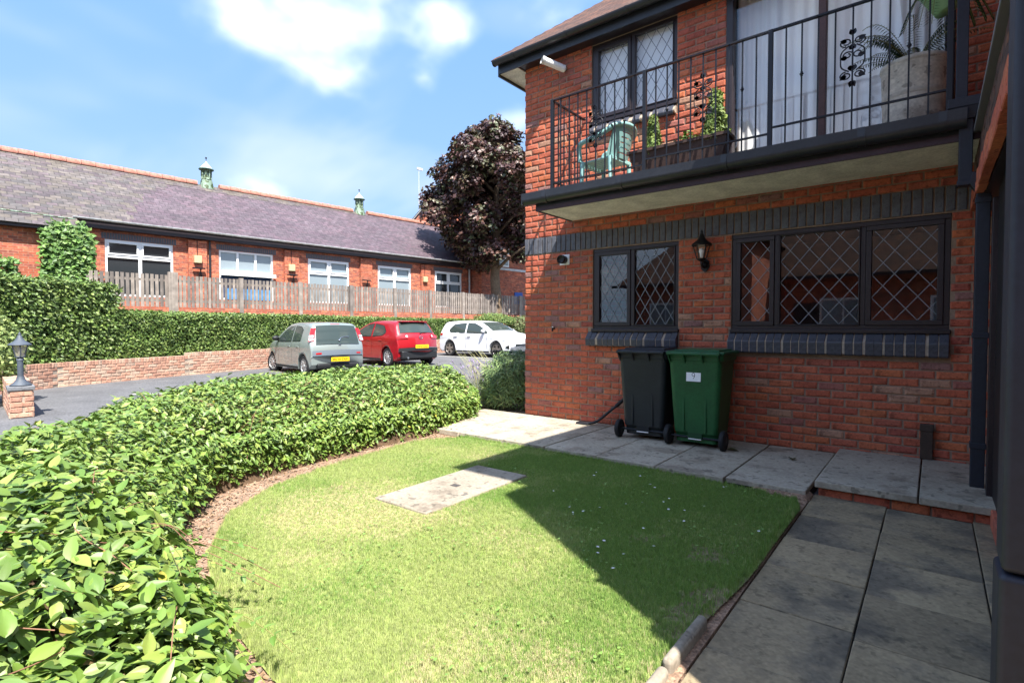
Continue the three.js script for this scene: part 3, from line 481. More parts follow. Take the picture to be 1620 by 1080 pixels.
// wrought iron railing
{
  const r = part('railing', house), zf = -5.19, yt = 3.85, yb = 2.915, S = 0.006;
  const posts = [-3.52, -2.375, -1.18, 0.06];
  const bar = (x, z, y0 = 2.80, y1 = yt - 0.01) => obj('baluster', bx(x - S, x + S, y0, y1, z - S, z + S), M.iron, r);
  const knot = (x, y, z) => obj('collar', [lathe([[0.0, -0.022], [0.011, -0.018], [0.009, -0.01], [0.018, 0], [0.009, 0.01], [0.011, 0.018], [0, 0.022]], 10).translate(x, y, z)], M.iron, r);
  function scroll(x, y, z) {
    const t = [];
    const sp = (cx, cy, a0, turns, r0, r1, dir) => { const P = []; for (let i = 0; i <= 26; i++) { const k = i / 26, a = a0 + dir * k * turns * 6.283, q = mix(r0, r1, k); P.push(V(x + (cx + Math.cos(a) * q) * 1.3, y + cy + Math.sin(a) * q, z)); } return tube(P, 0.0055, 40, 5); };
    for (const s of [-1, 1]) { for (const v of [-1, 1]) t.push(sp(s * 0.036, v * 0.135, v > 0 ? -1.57 : 1.57, 1.15, 0.034, 0.016, s * v)); t.push(tube([V(x + s * 0.026, y + 0.105, z), V(x + s * 0.078, y + 0.06, z), V(x + s * 0.084, y, z), V(x + s * 0.078, y - 0.06, z), V(x + s * 0.026, y - 0.105, z)], 0.0055, 20, 5)); t.push(sp(s * 0.028, 0.03, 0, 1.2, 0.03, 0.012, -s)); }
    const ornament = obj('scroll', t, M.iron, r), lf = [];
    for (const s of [-1, 1]) for (const [dx, dy, a] of [[0.045, 0.135, 0.5], [0.045, -0.135, -0.5], [0.04, 0.005, 0.2], [0.028, 0.07, 2.2], [0.03, -0.06, -2.0], [0.012, 0.185, 1.2], [0.012, -0.185, -1.2]]) { const g = leafGeo(0.055, 0.04, 0.4, 0.1); g.rotateX(Math.PI / 2); g.rotateZ(a); if (s < 0) g.scale(-1, 1, 1); g.translate(x + s * dx * 1.3 - s * 0.016, y + dy, z + 0.006); lf.push(g); }
    const l = new THREE.Mesh(merge(lf), M.iron); l.name = 'scroll_leaves'; l.castShadow = true; r.add(l);
  }
  for (const x of posts) obj('post', [rbx(x - 0.019, x + 0.019, 2.80, yt + 0.005, zf - 0.019, zf + 0.019, 0.003)], M.iron, r);
  const P = [...posts, 0.06];
  for (let i = 0; i < 3; i++) {
    const a = P[i], b = P[i + 1], n = 10;
    obj('top_rail', bx(a, b, yt - 0.012, yt + 0.002, zf - 0.018, zf + 0.018), M.iron, r); obj('bottom_rail', bx(a + 0.019, b - 0.019, yb - 0.027 + i * 0.05, yb - 0.013 + i * 0.05, zf - 0.012, zf + 0.012), M.iron, r);
    for (let k = 1; k < n; k++) { const x = mix(a, b, k / n); bar(x, zf); if (k === 2 || k === 8) knot(x, 3.40, zf); if (k === 5) scroll(x, 3.42, zf); }
  }
  obj('top_rail', bx(-3.536, -3.504, yt - 0.014, yt, WZ + 0.01, zf - 0.019), M.iron, r); obj('bottom_rail', bx(-3.532, -3.508, yb - 0.007, yb + 0.007, WZ + 0.01, zf - 0.019), M.iron, r);
  for (let k = 1; k < 6; k++) bar(-3.52, mix(zf, WZ, k / 6)); knot(-3.52, 3.38, mix(zf, WZ, 0.33));
  obj('top_rail', bx(0.044, 0.076, yt - 0.014, yt, WZ + 0.01, zf - 0.019), M.iron, r);
}
// balcony end post, rainwater hopper and downpipe
{
  const d = part('downpipe', house), Z = -5.12;
  obj('corner_post', rbx(0.095, 0.165, 2.84, 5.2, Z - 0.12, Z - 0.04, 0.005), M.pipe, house);
  const cone = (x0, x1, yt, yb, k) => { const g = box(1, 1, 1); const p = g.attributes.position; for (let i = 0; i < p.count; i++) { const t = p.getY(i) > 0; p.setXYZ(i, t ? (p.getX(i) < 0 ? x0 : x1) : (p.getX(i) < 0 ? x0 + k : x1 - k), t ? yt : yb, Z + p.getZ(i) * (t ? 0.16 : 0.11)); } g.computeVertexNormals(); return g; };
  obj('hopper', [rbx(0.05, 0.25, 2.80, 2.87, Z - 0.085, Z + 0.085, 0.006), cone(0.055, 0.245, 2.80, 2.72, 0.045)], M.pipe, d);
  obj('upper_pipe', rbx(0.118, 0.198, 2.27, 2.72, Z - 0.04, Z + 0.04, 0.006), M.pipe, d);
  obj('offset_bend', [rbx(0.112, 0.206, 2.245, 2.285, Z - 0.046, Z + 0.046, 0.006), (() => { const s = new THREE.Shape([[0.2, 2.33], [0.305, 2.30], [0.305, 2.2], [0.215, 2.21], [0.185, 2.26]].map(([a, b]) => new THREE.Vector2(a, b))); return NI(new THREE.ExtrudeGeometry(s, { depth: 0.09, bevelEnabled: true, bevelSize: 0.004, bevelThickness: 0.004, bevelSegments: 1 })).translate(0, 0, Z - 0.045); })()], M.pipe, d);
  obj('lower_pipe', rbx(0.222, 0.302, -0.16, 2.21, Z - 0.04, Z + 0.04, 0.006), M.pipe, d);
  for (const y of [2.12, 1.15, 0.35]) obj('pipe_collar', rbx(0.216, 0.308, y - 0.012, y + 0.03, Z - 0.046, Z + 0.046, 0.005), M.pipe, d);
}
// ---------------------------------------------------------------- the wing on the right, with its porch
{
  const w = thing('house_wing', 'brick wing of the house with a tiled porch edge at the right', 'building', [0, 0, 0]);
  obj('wall', [bx(0.45, 6, -0.3, 5.25, -5.9, -1.31), bx(0.45, 6, -0.3, 2.4, -1.31, -1.25)], M.farBrick, w);
  const s = new THREE.Shape([[-0.40, 5.25], [3.2, 8.0], [6.6, 5.25]].map(([a, b]) => new THREE.Vector2(a, b))); obj('roof', NI(new THREE.ExtrudeGeometry(s, { depth: 4.5, bevelEnabled: false })).translate(0, 0.0, -6.1), M.tile, w);
  obj('eaves_soffit', bx(-0.38, 0.45, 5.2, 5.245, -5.6, -1.62), M.frame, w);
  obj('porch_panel', [bx(0.33, 0.45, -0.1, 2.17, -4.9, -1.75)], M.darkPanel, w);
  obj('door_frame', [rbx(0.30, 0.34, 0.05, 2.1, -4.95, -4.87, 0.004), rbx(0.30, 0.34, 0.05, 2.1, -3.9, -3.82, 0.004)], M.frame, w);
  const R = rng(15);
  for (let k = 0; k < 4; k++) { const m = obj('plinth_brick', brickGeo(0.215, 0.12, 0.04, R), BRICKS[k + 3], w, false); m.rotation.y = -Math.PI / 2; m.position.set(0.305, -0.01, -4.72 + k * 0.226); }
  const cn = part('porch_canopy', w);
  obj('canopy_core', [bx(0.27, 0.5, 2.17, 2.62, -5.88, -1.4)], M.frame, cn);
  for (let k = 0; k < 5; k++) for (let i = 0; i < 20; i++) { const m = obj('tile', brickGeo(0.216, 0.078, 0.05, R, 0.006), k < 2 ? BRICKS[(i * 3 + k) % 5] : M.tile, cn, false); m.rotation.y = -Math.PI / 2; m.position.set(0.215 + k * 0.006 + (R() - 0.5) * 0.006, 2.215 + k * 0.088, -5.76 + i * 0.222); }
  obj('flashing', rbx(0.20, 0.46, 2.625, 2.65, -5.88, -1.4, 0.006), M.leadDark, cn);
}
{
  const p = thing('porch_post', 'dark painted square porch post at the right edge', 'post', [0.205, 0, -1.75], 0.0);
  obj('shaft', rbx(-0.072, 0.072, 0.645, 2.2, -0.072, 0.072, 0.015, 3), M.pipe, p); obj('base_sleeve', rbx(-0.077, 0.077, -0.15, 0.64, -0.077, 0.077, 0.015, 3), M.pipe, p);
}
// ---------------------------------------------------------------- the house across the garden, behind the viewpoint: seen mirrored in the windows
{
  const h = thing('opposite_house', 'brick house with tiled hipped roof behind the viewpoint, mirrored in the windows', 'house', [0, 0, 0]);
  obj('wall', bx(-10.2, 12, -0.4, 3.0, 9, 16), M.farBrick, h); obj('side_gable', bx(-6.4, -4.6, -0.4, 4.2, 6.2, 9), M.farBrick, h);
  const rf = (x0, x1, z0, z1, y0, y1, k) => { const cx0 = x0 + k, cx1 = x1 - k, cz = (z0 + z1) / 2, P = [], q = (...v) => { for (let i = 1; i < v.length - 1; i++) P.push(...v[0], ...v[i], ...v[i + 1]); }, A = [x0, y0, z0], B = [x1, y0, z0], C = [x1, y0, z1], D = [x0, y0, z1], E = [cx0, y1, cz], F = [cx1, y1, cz]; q(A, E, F, B); q(B, F, C); q(C, F, E, D); q(D, E, A); q(A, B, C, D); const g = new THREE.BufferGeometry(); g.setAttribute('position', new THREE.Float32BufferAttribute(P, 3)); g.computeVertexNormals(); return g; };
  obj('roof', rf(-10.7, 12.5, 8.5, 16.5, 2.9, 7.0, 4.2), M.tile, h); obj('gable_roof', rf(-6.7, -4.3, 5.8, 10, 4.1, 5.4, 0.9), M.tile, h); obj('gutter', bx(-10.75, 12.5, 2.85, 2.95, 8.38, 8.48), M.gutter, h);
  for (const x of [-8.6, -2.4, 0.6, 3.6]) { const w = part('window', h); obj('frame', [bx(x - 0.7, x + 0.7, 1.0, 2.2, 8.97, 9.01)], M.white, w); obj('pane', [bx(x - 0.62, x - 0.03, 1.08, 2.12, 8.955, 8.97), bx(x + 0.03, x + 0.62, 1.08, 2.12, 8.955, 8.97)], M.paleGlass, w); }
  obj('door', bx(-3.9, -3.1, 0, 2.05, 8.95, 9.01), M.frame, h);
}

// ---------------------------------------------------------------- low brick wall along the car park
const WALLLINE = [[-13.3, -0.4], [-15.0, -2.9], [-16.0, -5.9], [-16.75, -8.6], [-17.6, -12], [-18.1, -16], [-18.4, -22]];
{
  const w = thing('garden_wall', 'long low weathered brick wall edging the car park below the hedge', 'wall'), R = rng(51), list = [], core = [];
  for (let i = 0; i < WALLLINE.length - 1; i++) {
    const [ax, az] = WALLLINE[i], [bx2, bz] = WALLLINE[i + 1], L = Math.hypot(bx2 - ax, bz - az), th = Math.atan2(-(bz - az), bx2 - ax), y0 = roadY((az + bz) / 2) - 0.02, nC = i < 2 ? 6 : 7, top = y0 + nC * 0.076, ry = th;
    // face normal points to +x
    const B = new THREE.Matrix4().makeRotationY(ry).setPosition(ax, 0, az);   // local z faces the car park
    core.push(bx(0, L, y0 - 0.2, top + 0.098, -0.215, -0.012).applyMatrix4(B));
    const n = Math.floor(L / 0.225);
    for (let k = 0; k < nC; k++) for (let j = 0; j <= n; j++) { const x = (j + (k % 2) * 0.5) * 0.225 + 0.11; if (x > L - 0.05) continue; const m = B.clone().multiply(new THREE.Matrix4().makeTranslation(x, y0 + k * 0.076 + 0.04, (R() - 0.5) * 0.008)); const p = V(0, 0, 0).applyMatrix4(m); list.push({ m, w: 0.212, h: 0.064, tone: Math.floor(R() * 99), size: shownSize(p.x, p.y, p.z) }); }
    for (let j = 0; j * 0.076 < L - 0.04; j++) { const m = B.clone().multiply(new THREE.Matrix4().makeTranslation(j * 0.076 + 0.04, top + 0.052, 0.004 + (R() - 0.5) * 0.008)); const p = V(0, 0, 0).applyMatrix4(m); list.push({ m, w: 0.07, h: 0.1, tone: Math.floor(R() * 99), size: shownSize(p.x, p.y, p.z) * 0.55 }); }
  }
  obj('mortar_core', core, M.mortarPale, w); 
  for (const b of list) b.tone = b.tone % PALE.length;
  layBricks(list, w, { tones: PALE, seed: 52, depth: 0.03, c: 0.008 });
}
// raised ground behind the wall
struct('bank', [poly(WALLLINE.map(([x, z]) => [x - 0.25, z]).concat([[-18.4, -60], [-70, -60], [-70, 8], [-13.3, 8]]), -0.4, 0.42), poly([[-16.4, 2], [-17.3, -6], [-18.7, -12], [-19.3, -18], [-19.2, -60], [-70, -60], [-70, 2]], 0.4, 1.62)], M.ground);

// ---------------------------------------------------------------- the school: local x runs along its front, local z faces the car park
const TH = Math.PI / 2 - THREE.MathUtils.degToRad(4.8);
{
  const s = thing('school_building', 'long single-storey red brick school with purple slate roof', 'building', [-22, 0, -10], TH);
  const GY = 1.3, x0 = -5.1, x1 = 12.9, wins = [[-4.36, -2.32], [-0.75, 1.35], [2.88, 4.88], [6.44, 8.41], [9.98, 11.9]];
  const w = []; let px = x0; const yt = 4.25, yb = 2.3;
  for (const [a, b] of wins) { w.push(bx(px, a, GY, 4.75, -0.3, 0)); w.push(bx(a, b, yt, 4.75, -0.3, 0)); w.push(bx(a, b, GY, yb, -0.3, 0)); px = b; }
  w.push(bx(px, x1, GY, 4.75, -0.3, 0), bx(x0, x0 + 0.3, GY, 4.75, -7, -0.3));
  obj('wall', w, M.farBrick, s);
  for (const [a, b] of [[-1.84, -1.21], [1.79, 2.42], [5.42, 6.05], [9.0, 9.6]]) obj('pier', bx(a, b, GY, 4.5, 0.0, 0.12), M.farBrickPale, s);
  const R = rng(61), lg = brickGeo(0.068, 0.215, 0.02, R, 0.003);
  wins.forEach(([a, b], i) => {
    const n = Math.round((b - a + 0.2) / 0.0775); for (let k = 0; k < n; k++) { const m = new THREE.Mesh(lg, M.blueBrick); m.name = 'lintel_brick'; m.position.set(a - 0.1 + 0.04 + k * 0.0775, yt + 0.11, 0.006); s.add(m); }
    const wn = part('window', s), f = 0.07, z0 = -0.13, z1 = -0.03;
    const pale = i >= 1 && i < 4, glass = pale ? M.paleGlass : M.darkGlass;
    const fr = [bx(a, b, yt - f, yt, z0, z1), bx(a, b, yb, yb + f, z0, z1), bx(a, a + f, yb + f, yt - f, z0, z1), bx(b - f, b, yb + f, yt - f, z0, z1)];
    if (i === 1) { // triple top lights over a deep white board
      const tw = (b - a) / 3; for (const k of [1, 2]) fr.push(bx(a + tw * k - 0.04, a + tw * k + 0.04, 3.45, yt - f, z0, z1)); fr.push(bx(a + f, b - f, 3.33, 3.47, z0, z1 + 0.12));
      obj('frame', fr, M.white, wn); for (let k = 0; k < 3; k++) obj('pane', bx(a + tw * k + 0.05, a + tw * (k + 1) - 0.05, 3.48, yt - f, z0 + 0.02, z0 + 0.04), glass, wn);
      obj('canopy_board', bx(a - 0.02, b + 0.05, 3.26, 3.40, z1 + 0.12, z1 + 0.2), M.white, wn); obj('dark_panel', bx(a + f, b - f, yb + f, 3.3, z0 - 0.02, z0 + 0.02), std('#27436b', { roughness: 0.6 }), wn); obj('blue_board', bx(a + 0.2, b - 0.15, 2.32, 2.75, z1 + 0.02, z1 + 0.05), std('#3f8fd0', { roughness: 0.5 }), wn);
    } else {
      const m = (a + b) / 2, t = i === 0 ? 3.68 : 3.62; fr.push(bx(m - 0.05, m + 0.05, yb + f, yt - f, z0, z1), bx(a + f, m - 0.05, t - 0.05, t + 0.05, z0, z1), bx(m + 0.05, b - f, t - 0.05, t + 0.05, z0, z1));
      obj('frame', fr, M.white, wn); for (const [c, d] of [[a + f, m - 0.05], [m + 0.05, b - f]]) for (const [e, g] of [[yb + f, t - 0.05], [t + 0.05, yt - f]]) { const op = e > t; if (op) obj('casement', [bx(c, d, e, e + 0.05, z1 - 0.03, z1 + 0.025), bx(c, d, g - 0.05, g, z1 - 0.03, z1 + 0.025), bx(c, c + 0.05, e + 0.05, g - 0.05, z1 - 0.03, z1 + 0.025), bx(d - 0.05, d, e + 0.05, g - 0.05, z1 - 0.03, z1 + 0.025)], M.white, wn); obj('pane', bx(c, d, e, g, z0 + 0.02, z0 + 0.04), glass, wn); }
    }
  });
  obj('eaves_board', [bx(x0 - 0.05, x1, 4.55, 4.8, 0.0, 0.25)], M.frame, s);
  const gs = new THREE.Shape(); gs.absarc(0, 0, 0.065, Math.PI, 0, false); gs.absarc(0, 0, 0.058, 0, Math.PI, true); const gg = NI(new THREE.ExtrudeGeometry(gs, { depth: x1 - x0 + 0.2, bevelEnabled: false, curveSegments: 6 })); gg.rotateY(Math.PI / 2); obj('gutter', gg.translate(x0 - 0.15, 4.835, 0.41), M.whiteMetal, s);
  obj('downpipe', [cyl(V(12.4, 1.3, 0.1), V(12.4, 4.5, 0.1), 0.05), cyl(V(12.4, 4.5, 0.1), V(12.6, 4.75, 0.3), 0.05)], M.whiteMetal, s);
  obj('downpipe', [cyl(V(-1.1, 1.3, 0.08), V(-1.1, 4.6, 0.08), 0.035)], M.gutter, s);
  // slate roof: a plane pitched up to the ridge; older grey slates at the left end
  const rf = part('roof', s), e0 = [4.84, 0.32], rg = [7.5, -3.5], sl = Math.hypot(rg[0] - e0[0], rg[1] - e0[1]);
  const plane = (a, b, y0, z0, y1, z1, v0 = 0) => { const P = [[a, y0, z0], [b, y0, z0], [b, y1, z1], [a, y1, z1]], U = Math.hypot(y1 - y0, z1 - z0), g = new THREE.BufferGeometry(), Q = [0, 1, 2, 0, 2, 3]; g.setAttribute('position', new THREE.Float32BufferAttribute(Q.flatMap((i) => P[i]), 3)); g.setAttribute('uv', new THREE.Float32BufferAttribute(Q.flatMap((i) => [[a, v0], [b, v0], [b, v0 + U], [a, v0 + U]][i]), 2)); g.computeVertexNormals(); return g; };
  obj('slates', plane(-4.2, x1 + 1.0, e0[0], e0[1], rg[0], rg[1]), M.slate, rf, false);
  // ragged patch border between grey and purple slates
  const gp = [], up2 = (y) => (y - e0[0]) / (rg[0] - e0[0]);
  const row = 15; for (let k = 0; k < row; k++) { const t0 = k / row, t1 = (k + 1) / row, end = -4.3 + 2.6 * t0 * t0 + 1.6 * fbm2(k * 0.7, 3, 3, 9) + (t0 > 0.82 ? 8 * (t0 - 0.75) * 6 : 0); gp.push(plane(-14, Math.min(end, 13.8), mix(e0[0], rg[0], t0), mix(e0[1], rg[1], t0), mix(e0[0], rg[0], t1), mix(e0[1], rg[1], t1), t0 * sl).translate(0, 0.006 + 0.002 * (k % 2), 0.004)); }
  obj('grey_slates', gp, M.slateGrey, rf, false);
  obj('back_slope', plane(-14, x1 + 1, 4.8, -7.3, rg[0], rg[1]), M.slateGrey, rf, false);
  const ra = new THREE.Shape(); ra.absarc(0, 0, 0.15, -0.35, Math.PI + 0.35, false); const rtg = mUV(NI(new THREE.ExtrudeGeometry(ra, { depth: 0.43, bevelEnabled: false, curveSegments: 10 })).rotateY(Math.PI / 2).translate(-0.215, 0, 0));
  for (let i = 0; i < 62; i++) { const x = -13.6 + i * 0.445; if (Math.abs(x + 0.1) < 0.45 || Math.abs(x - 7.5) < 0.45) continue; const m = new THREE.Mesh(rtg, M.ridge); m.name = 'ridge_tile'; m.castShadow = true; m.position.set(x, 7.5 + (i % 2) * 0.008, -3.5); rf.add(m); }
  // left part with a lower eave, brick below
  obj('slates_low', [plane(-14, x0 - 0.05, 4.36, 0.95, e0[0], e0[1]).translate(0, 0.004, 0)], M.slateGrey, rf, false);
  obj('left_wall', [bx(-14, x0 - 0.1, GY, 4.34, -0.3, 0.6)], M.farBrick, s); obj('left_eave', bx(-14, x0 - 0.06, 4.26, 4.34, 0.6, 0.86), M.frame, s);
  obj('roof_cable', tube([V(-14, 4.9, 0.7), V(-9, 4.78, 0.72), V(-5.2, 4.72, 0.5)], 0.018, 12, 5), M.copper, s);
  const rl = part('rooflight', s); obj('frame', box(0.95, 0.08, 0.9).rotateX(0.61).translate(-7.4, 5.62, -0.72), M.white, rl); obj('pane', box(0.75, 0.03, 0.7).rotateX(0.61).translate(-7.4, 5.68, -0.69), M.paleGlass, rl);
  // copper ventilators on the ridge
  for (const x of [-0.1, 7.5]) {
    const v = part('roof_ventilator', s); v.scale.setScalar(0.72); v.position.set(x * 0.28, 7.45 * 0.28, -3.45 * 0.28); 
    const sk = NI(new THREE.CylinderGeometry(0.36, 0.46, 0.55, 4)); sk.rotateY(Math.PI / 4); obj('base', sk.translate(x, 7.55, -3.45), M.copper, v);
    obj('drum', [lathe([[0.30, 0], [0.29, 0.1], [0.20, 0.12], [0.20, 0.62], [0.3, 0.62]], 8).translate(x, 7.85, -3.45)], M.copper, v);
    for (let k = 0; k < 8; k++) { const a = k / 8 * 6.283 + 0.39; obj('louvre_post', cyl(V(x + Math.cos(a) * 0.27, 7.9, -3.45 + Math.sin(a) * 0.27), V(x + Math.cos(a) * 0.27, 8.5, -3.45 + Math.sin(a) * 0.27), 0.035, 0.035, 6), M.copper, v); }
    obj('cap_rim', lathe([[0.3, 0], [0.42, 0.0], [0.42, 0.06], [0.32, 0.1]], 14).translate(x, 8.46, -3.45), std('#5d7f78', { roughness: 0.7, map: T.grain }), v);
    obj('cap', lathe([[0.36, 0.08], [0.28, 0.2], [0.18, 0.32], [0.08, 0.42], [0.04, 0.5], [0.0, 0.62]], 14).translate(x, 8.44, -3.45), M.copperPale, v);
    obj('finial', [cyl(V(x, 8.95, -3.45), V(x, 9.16, -3.45), 0.02, 0.015, 6), NI(new THREE.SphereGeometry(0.06, 8, 6)).translate(x, 9.2, -3.45)], M.iron, v);
  }
  // boxes and bracket lamps on the piers
  for (const [x, y] of [[-1.55, 3.78], [2.07, 3.75], [9.2, 3.72]]) { const b = part('junction_box', s); obj('case', rbx(x - 0.13, x + 0.13, y - 0.14, y + 0.14, 0.12, 0.25, 0.02), std('#cfc198', { roughness: 0.6, map: T.grain }), b); obj('cable', cyl(V(x, y + 0.17, 0.14), V(x, 4.5, 0.14), 0.012, 0.012, 6), M.iron, b); }
  for (const x of [-1.5, 2.1, 5.7]) { const b = part('bracket', s); obj('arm', [bx(x - 0.25, x + 0.18, 3.42, 3.47, 0.2, 0.28), cyl(V(x + 0.05, 3.42, 0.22), V(x - 0.05, 3.0, 0.14), 0.02, 0.02, 6), cyl(V(x + 0.02, 3.42, 0.22), V(x + 0.1, 3.05, 0.14), 0.02, 0.02, 6)], M.iron, b); }
}
// the taller gabled block at the far end
{
  const g = thing('gabled_block', 'taller shaded brick building with a steep gable beyond the school roof', 'building', [-22, 0, -10], TH);
  obj('wall', [bx(12.6, 21, 1.3, 6.4, -6.5, 0.9)], M.farBrick, g);
  const P = [[11.6, 6.4], [16.2, 11.6], [20.8, 6.4]], sh = new THREE.Shape(P.map(([a, b]) => new THREE.Vector2(a, b))); obj('gable', NI(new THREE.ExtrudeGeometry(sh, { depth: 0.3, bevelEnabled: false })).translate(0, 0, -6.4), M.farBrick, g);
    obj('roof', [bx(12.5, 21.1, 6.4, 6.55, -6.0, 1.0)], M.slate, g);
  obj('verge', [cyl(V(11.5, 6.5, -6.2), V(16.2, 11.72, -6.2), 0.09, 0.09, 4)], M.gutter, g);
  const w = part('window', g); obj('frame', [bx(12.95, 14.8, 4.75, 5.95, 0.9, 0.95)], M.white, w); obj('pane', [bx(13.05, 13.6, 4.85, 5.85, 0.945, 0.965), bx(13.7, 14.7, 4.85, 5.85, 0.945, 0.965)], M.paleGlass, w);
  obj('string_course', bx(12.55, 21.02, 4.55, 4.68, 0.88, 0.97), M.whiteMetal, g); obj('notice_board', bx(15.3, 16.0, 2.6, 3.3, 0.88, 0.95), std('#2b57a8', { roughness: 0.6 }), g);
  obj('aerial', [cyl(V(13.9, 8.5, -6.6), V(13.9, 11.9, -6.6), 0.03, 0.02, 6), bx(13.75, 14.2, 11.8, 11.95, -6.65, -6.55)], M.whiteMetal, g);
}
// timber fence on a dwarf wall in front of the school
{
  const f = thing('timber_fence', 'weathered grey picket fence on a low red brick base before the school', 'fence', [-22, 0, -10], TH), R = rng(63), z = 2.3, ts = (x) => 2.87 + 0.012 * clamp((x + 5) / 5, 0, 10), g = [0, 1, 2].map(() => { const q = bx(-0.045, 0.045, 0, 1.06, -0.011, 0.011); return mUV(q, R() * 3, R() * 3); });
  obj('brick_base', bx(-5.2, 17, 1.3, 1.86, z - 0.18, z + 0.12), M.farBrick, f);
  obj('rail', [bx(-5.2, 17, 2.05, 2.13, z - 0.06, z - 0.02), bx(-5.2, 17, 2.72, 2.80, z - 0.06, z - 0.02)], M.fence[1], f);
  let x = -5.1; while (x < 17) { const m = new THREE.Mesh(pick(R, g), pick(R, M.fence)); m.name = 'paling'; m.castShadow = m.receiveShadow = true; m.position.set(x, 1.88 + (R() - 0.5) * 0.02 + (ts(x) - 2.87) * 0.4, z + (Math.round(x / 0.12) % 2 ? 0.0 : 0.004)); m.rotation.z = (R() - 0.5) * 0.012; f.add(m); x += 0.126 + R() * 0.014; }
  [-2.95, -0.8, 1.4, 3.6, 5.8, 7.8, 9.9, 12, 14.2, 16.4].forEach((px, i) => obj('post', bx(px - (i ? 0.07 : 0.14), px + (i ? 0.07 : 0.14), 1.5, 2.98 + (i ? 0 : 0.06), z + 0.02, z + 0.14), M.fence[i % 4], f));
}
// ---------------------------------------------------------------- lamp on the brick pier at the drive
{
  const p = thing('gate_pier', 'short weathered brick pier wall with slate cap carrying the drive lamp', 'pier', [-10.47, -0.1, -1.6], -0.1), R = rng(53), tones = PALE;
  obj('core', bx(-1.9, 0.13, -0.1, 0.40, -0.125, 0.125), M.mortarPale, p);
  for (let k = 0; k < 5; k++) {
    const y = 0.04 + k * 0.077, e = k % 2;
    for (const [w, x] of e ? [[0.1, -0.085], [0.13, 0.06]] : [[0.24, 0.0]]) { const m = obj('brick', brickGeo(w, 0.066, 0.03, R), tones[Math.floor(R() * 6)], p, false); m.rotation.y = Math.PI / 2; m.position.set(0.142, y, x); }
    for (let j = 0; j < 9; j++) { for (const sgn of [1, -1]) { const m = obj('brick', brickGeo(0.212, 0.066, 0.03, R), tones[Math.floor(R() * 6)], p, false); m.position.set(0.02 - e * 0.11 - j * 0.223, y, sgn * 0.137); if (sgn < 0) m.rotation.y = Math.PI; } }
  }
  obj('cap_slate', rbx(-0.22, 0.155, 0.40, 0.46, -0.15, 0.15, 0.01), std('#7d828c', { map: T.slab, roughness: 0.8 }), p);
  for (let j = 0; j < 7; j++) { const m = obj('coping_brick', rbx(-0.45 - j * 0.23, -0.24 - j * 0.23, 0.40, 0.5, -0.14, 0.14, 0.012), tones[j % 6], p); }
}
function lantern(parent, s, dark, glassMat, capMat) {     // six-sided tapered lantern head, base at y = 0
  const a6 = (r, y) => [0, 1, 2, 3, 4, 5].map((k) => V(Math.cos(k * 1.0472) * r * s, y * s, Math.sin(k * 1.0472) * r * s)), lo = a6(0.055, 0.03), hi = a6(0.1, 0.2);
  obj('lantern_base', lathe([[0, 0], [0.03, 0], [0.062, 0.02], [0.062, 0.032], [0, 0.034]].map(([r, y]) => [r * s, y * s]), 6), dark, parent);
  obj('glazing_bar', [0, 1, 2, 3, 4, 5].map((k) => cyl(lo[k], hi[k], 0.007 * s, 0.007 * s, 5)), dark, parent);
  const P = []; for (let k = 0; k < 6; k++) { const n = (k + 1) % 6; for (const q of [lo[k], lo[n], hi[n], lo[k], hi[n], hi[k]]) P.push(q.x * 0.98, q.y, q.z * 0.98); } const g = new THREE.BufferGeometry(); g.setAttribute('position', new THREE.Float32BufferAttribute(P, 3)); g.computeVertexNormals(); obj('glass', g, glassMat, parent);
  obj('lamp_cap', lathe([[0.0, 0.195], [0.135, 0.195], [0.138, 0.207], [0.115, 0.225], [0.06, 0.265], [0.035, 0.31], [0.022, 0.345], [0.012, 0.35], [0.02, 0.365], [0.008, 0.385], [0, 0.40]].map(([r, y]) => [r * s, y * s]), 6), capMat, parent);
  obj('bulb', [lathe([[0, 0.04], [0.018, 0.05], [0.02, 0.09], [0.034, 0.12], [0.03, 0.155], [0, 0.17]].map(([r, y]) => [r * s, y * s]), 10)], M.white, parent);
}
const frosted = phys('#e9e2cf', { transmission: 0.75, roughness: 0.35, thickness: 0 });
{
  const l = thing('pedestal_lamp', 'grey pedestal lantern standing on the brick pier by the drive', 'lamp', [-10.45, 0.36, -1.6], -0.1), grey = std('#515a66', { roughness: 0.6, map: T.grain });
  obj('pedestal', lathe([[0, 0], [0.125, 0], [0.12, 0.02], [0.075, 0.06], [0.05, 0.1], [0.045, 0.13], [0.035, 0.15], [0.035, 0.36], [0.043, 0.37], [0.043, 0.40], [0, 0.40]], 12), grey, l);
  const h = part('lantern', l); h.position.y = 0.40; lantern(h, 0.98, grey, frosted, grey);
}
// ---------------------------------------------------------------- black metal rail beside the car park
{
  const r = thing('metal_rail', 'black metal post and rail by the shrub at the house corner', 'railing', [-5.81, 0, -6.87]); 
  obj('post', rbx(-0.022, 0.022, -0.1, 0.83, -0.022, 0.022, 0.004), M.iron, r); obj('rail', [cyl(V(-0.04, 0.8, 0.03), V(0.9, 0.79, -0.72), 0.02)], M.iron, r); obj('post', rbx(0.86, 0.9, -0.1, 0.8, -0.74, -0.7, 0.004), M.iron, r);
}

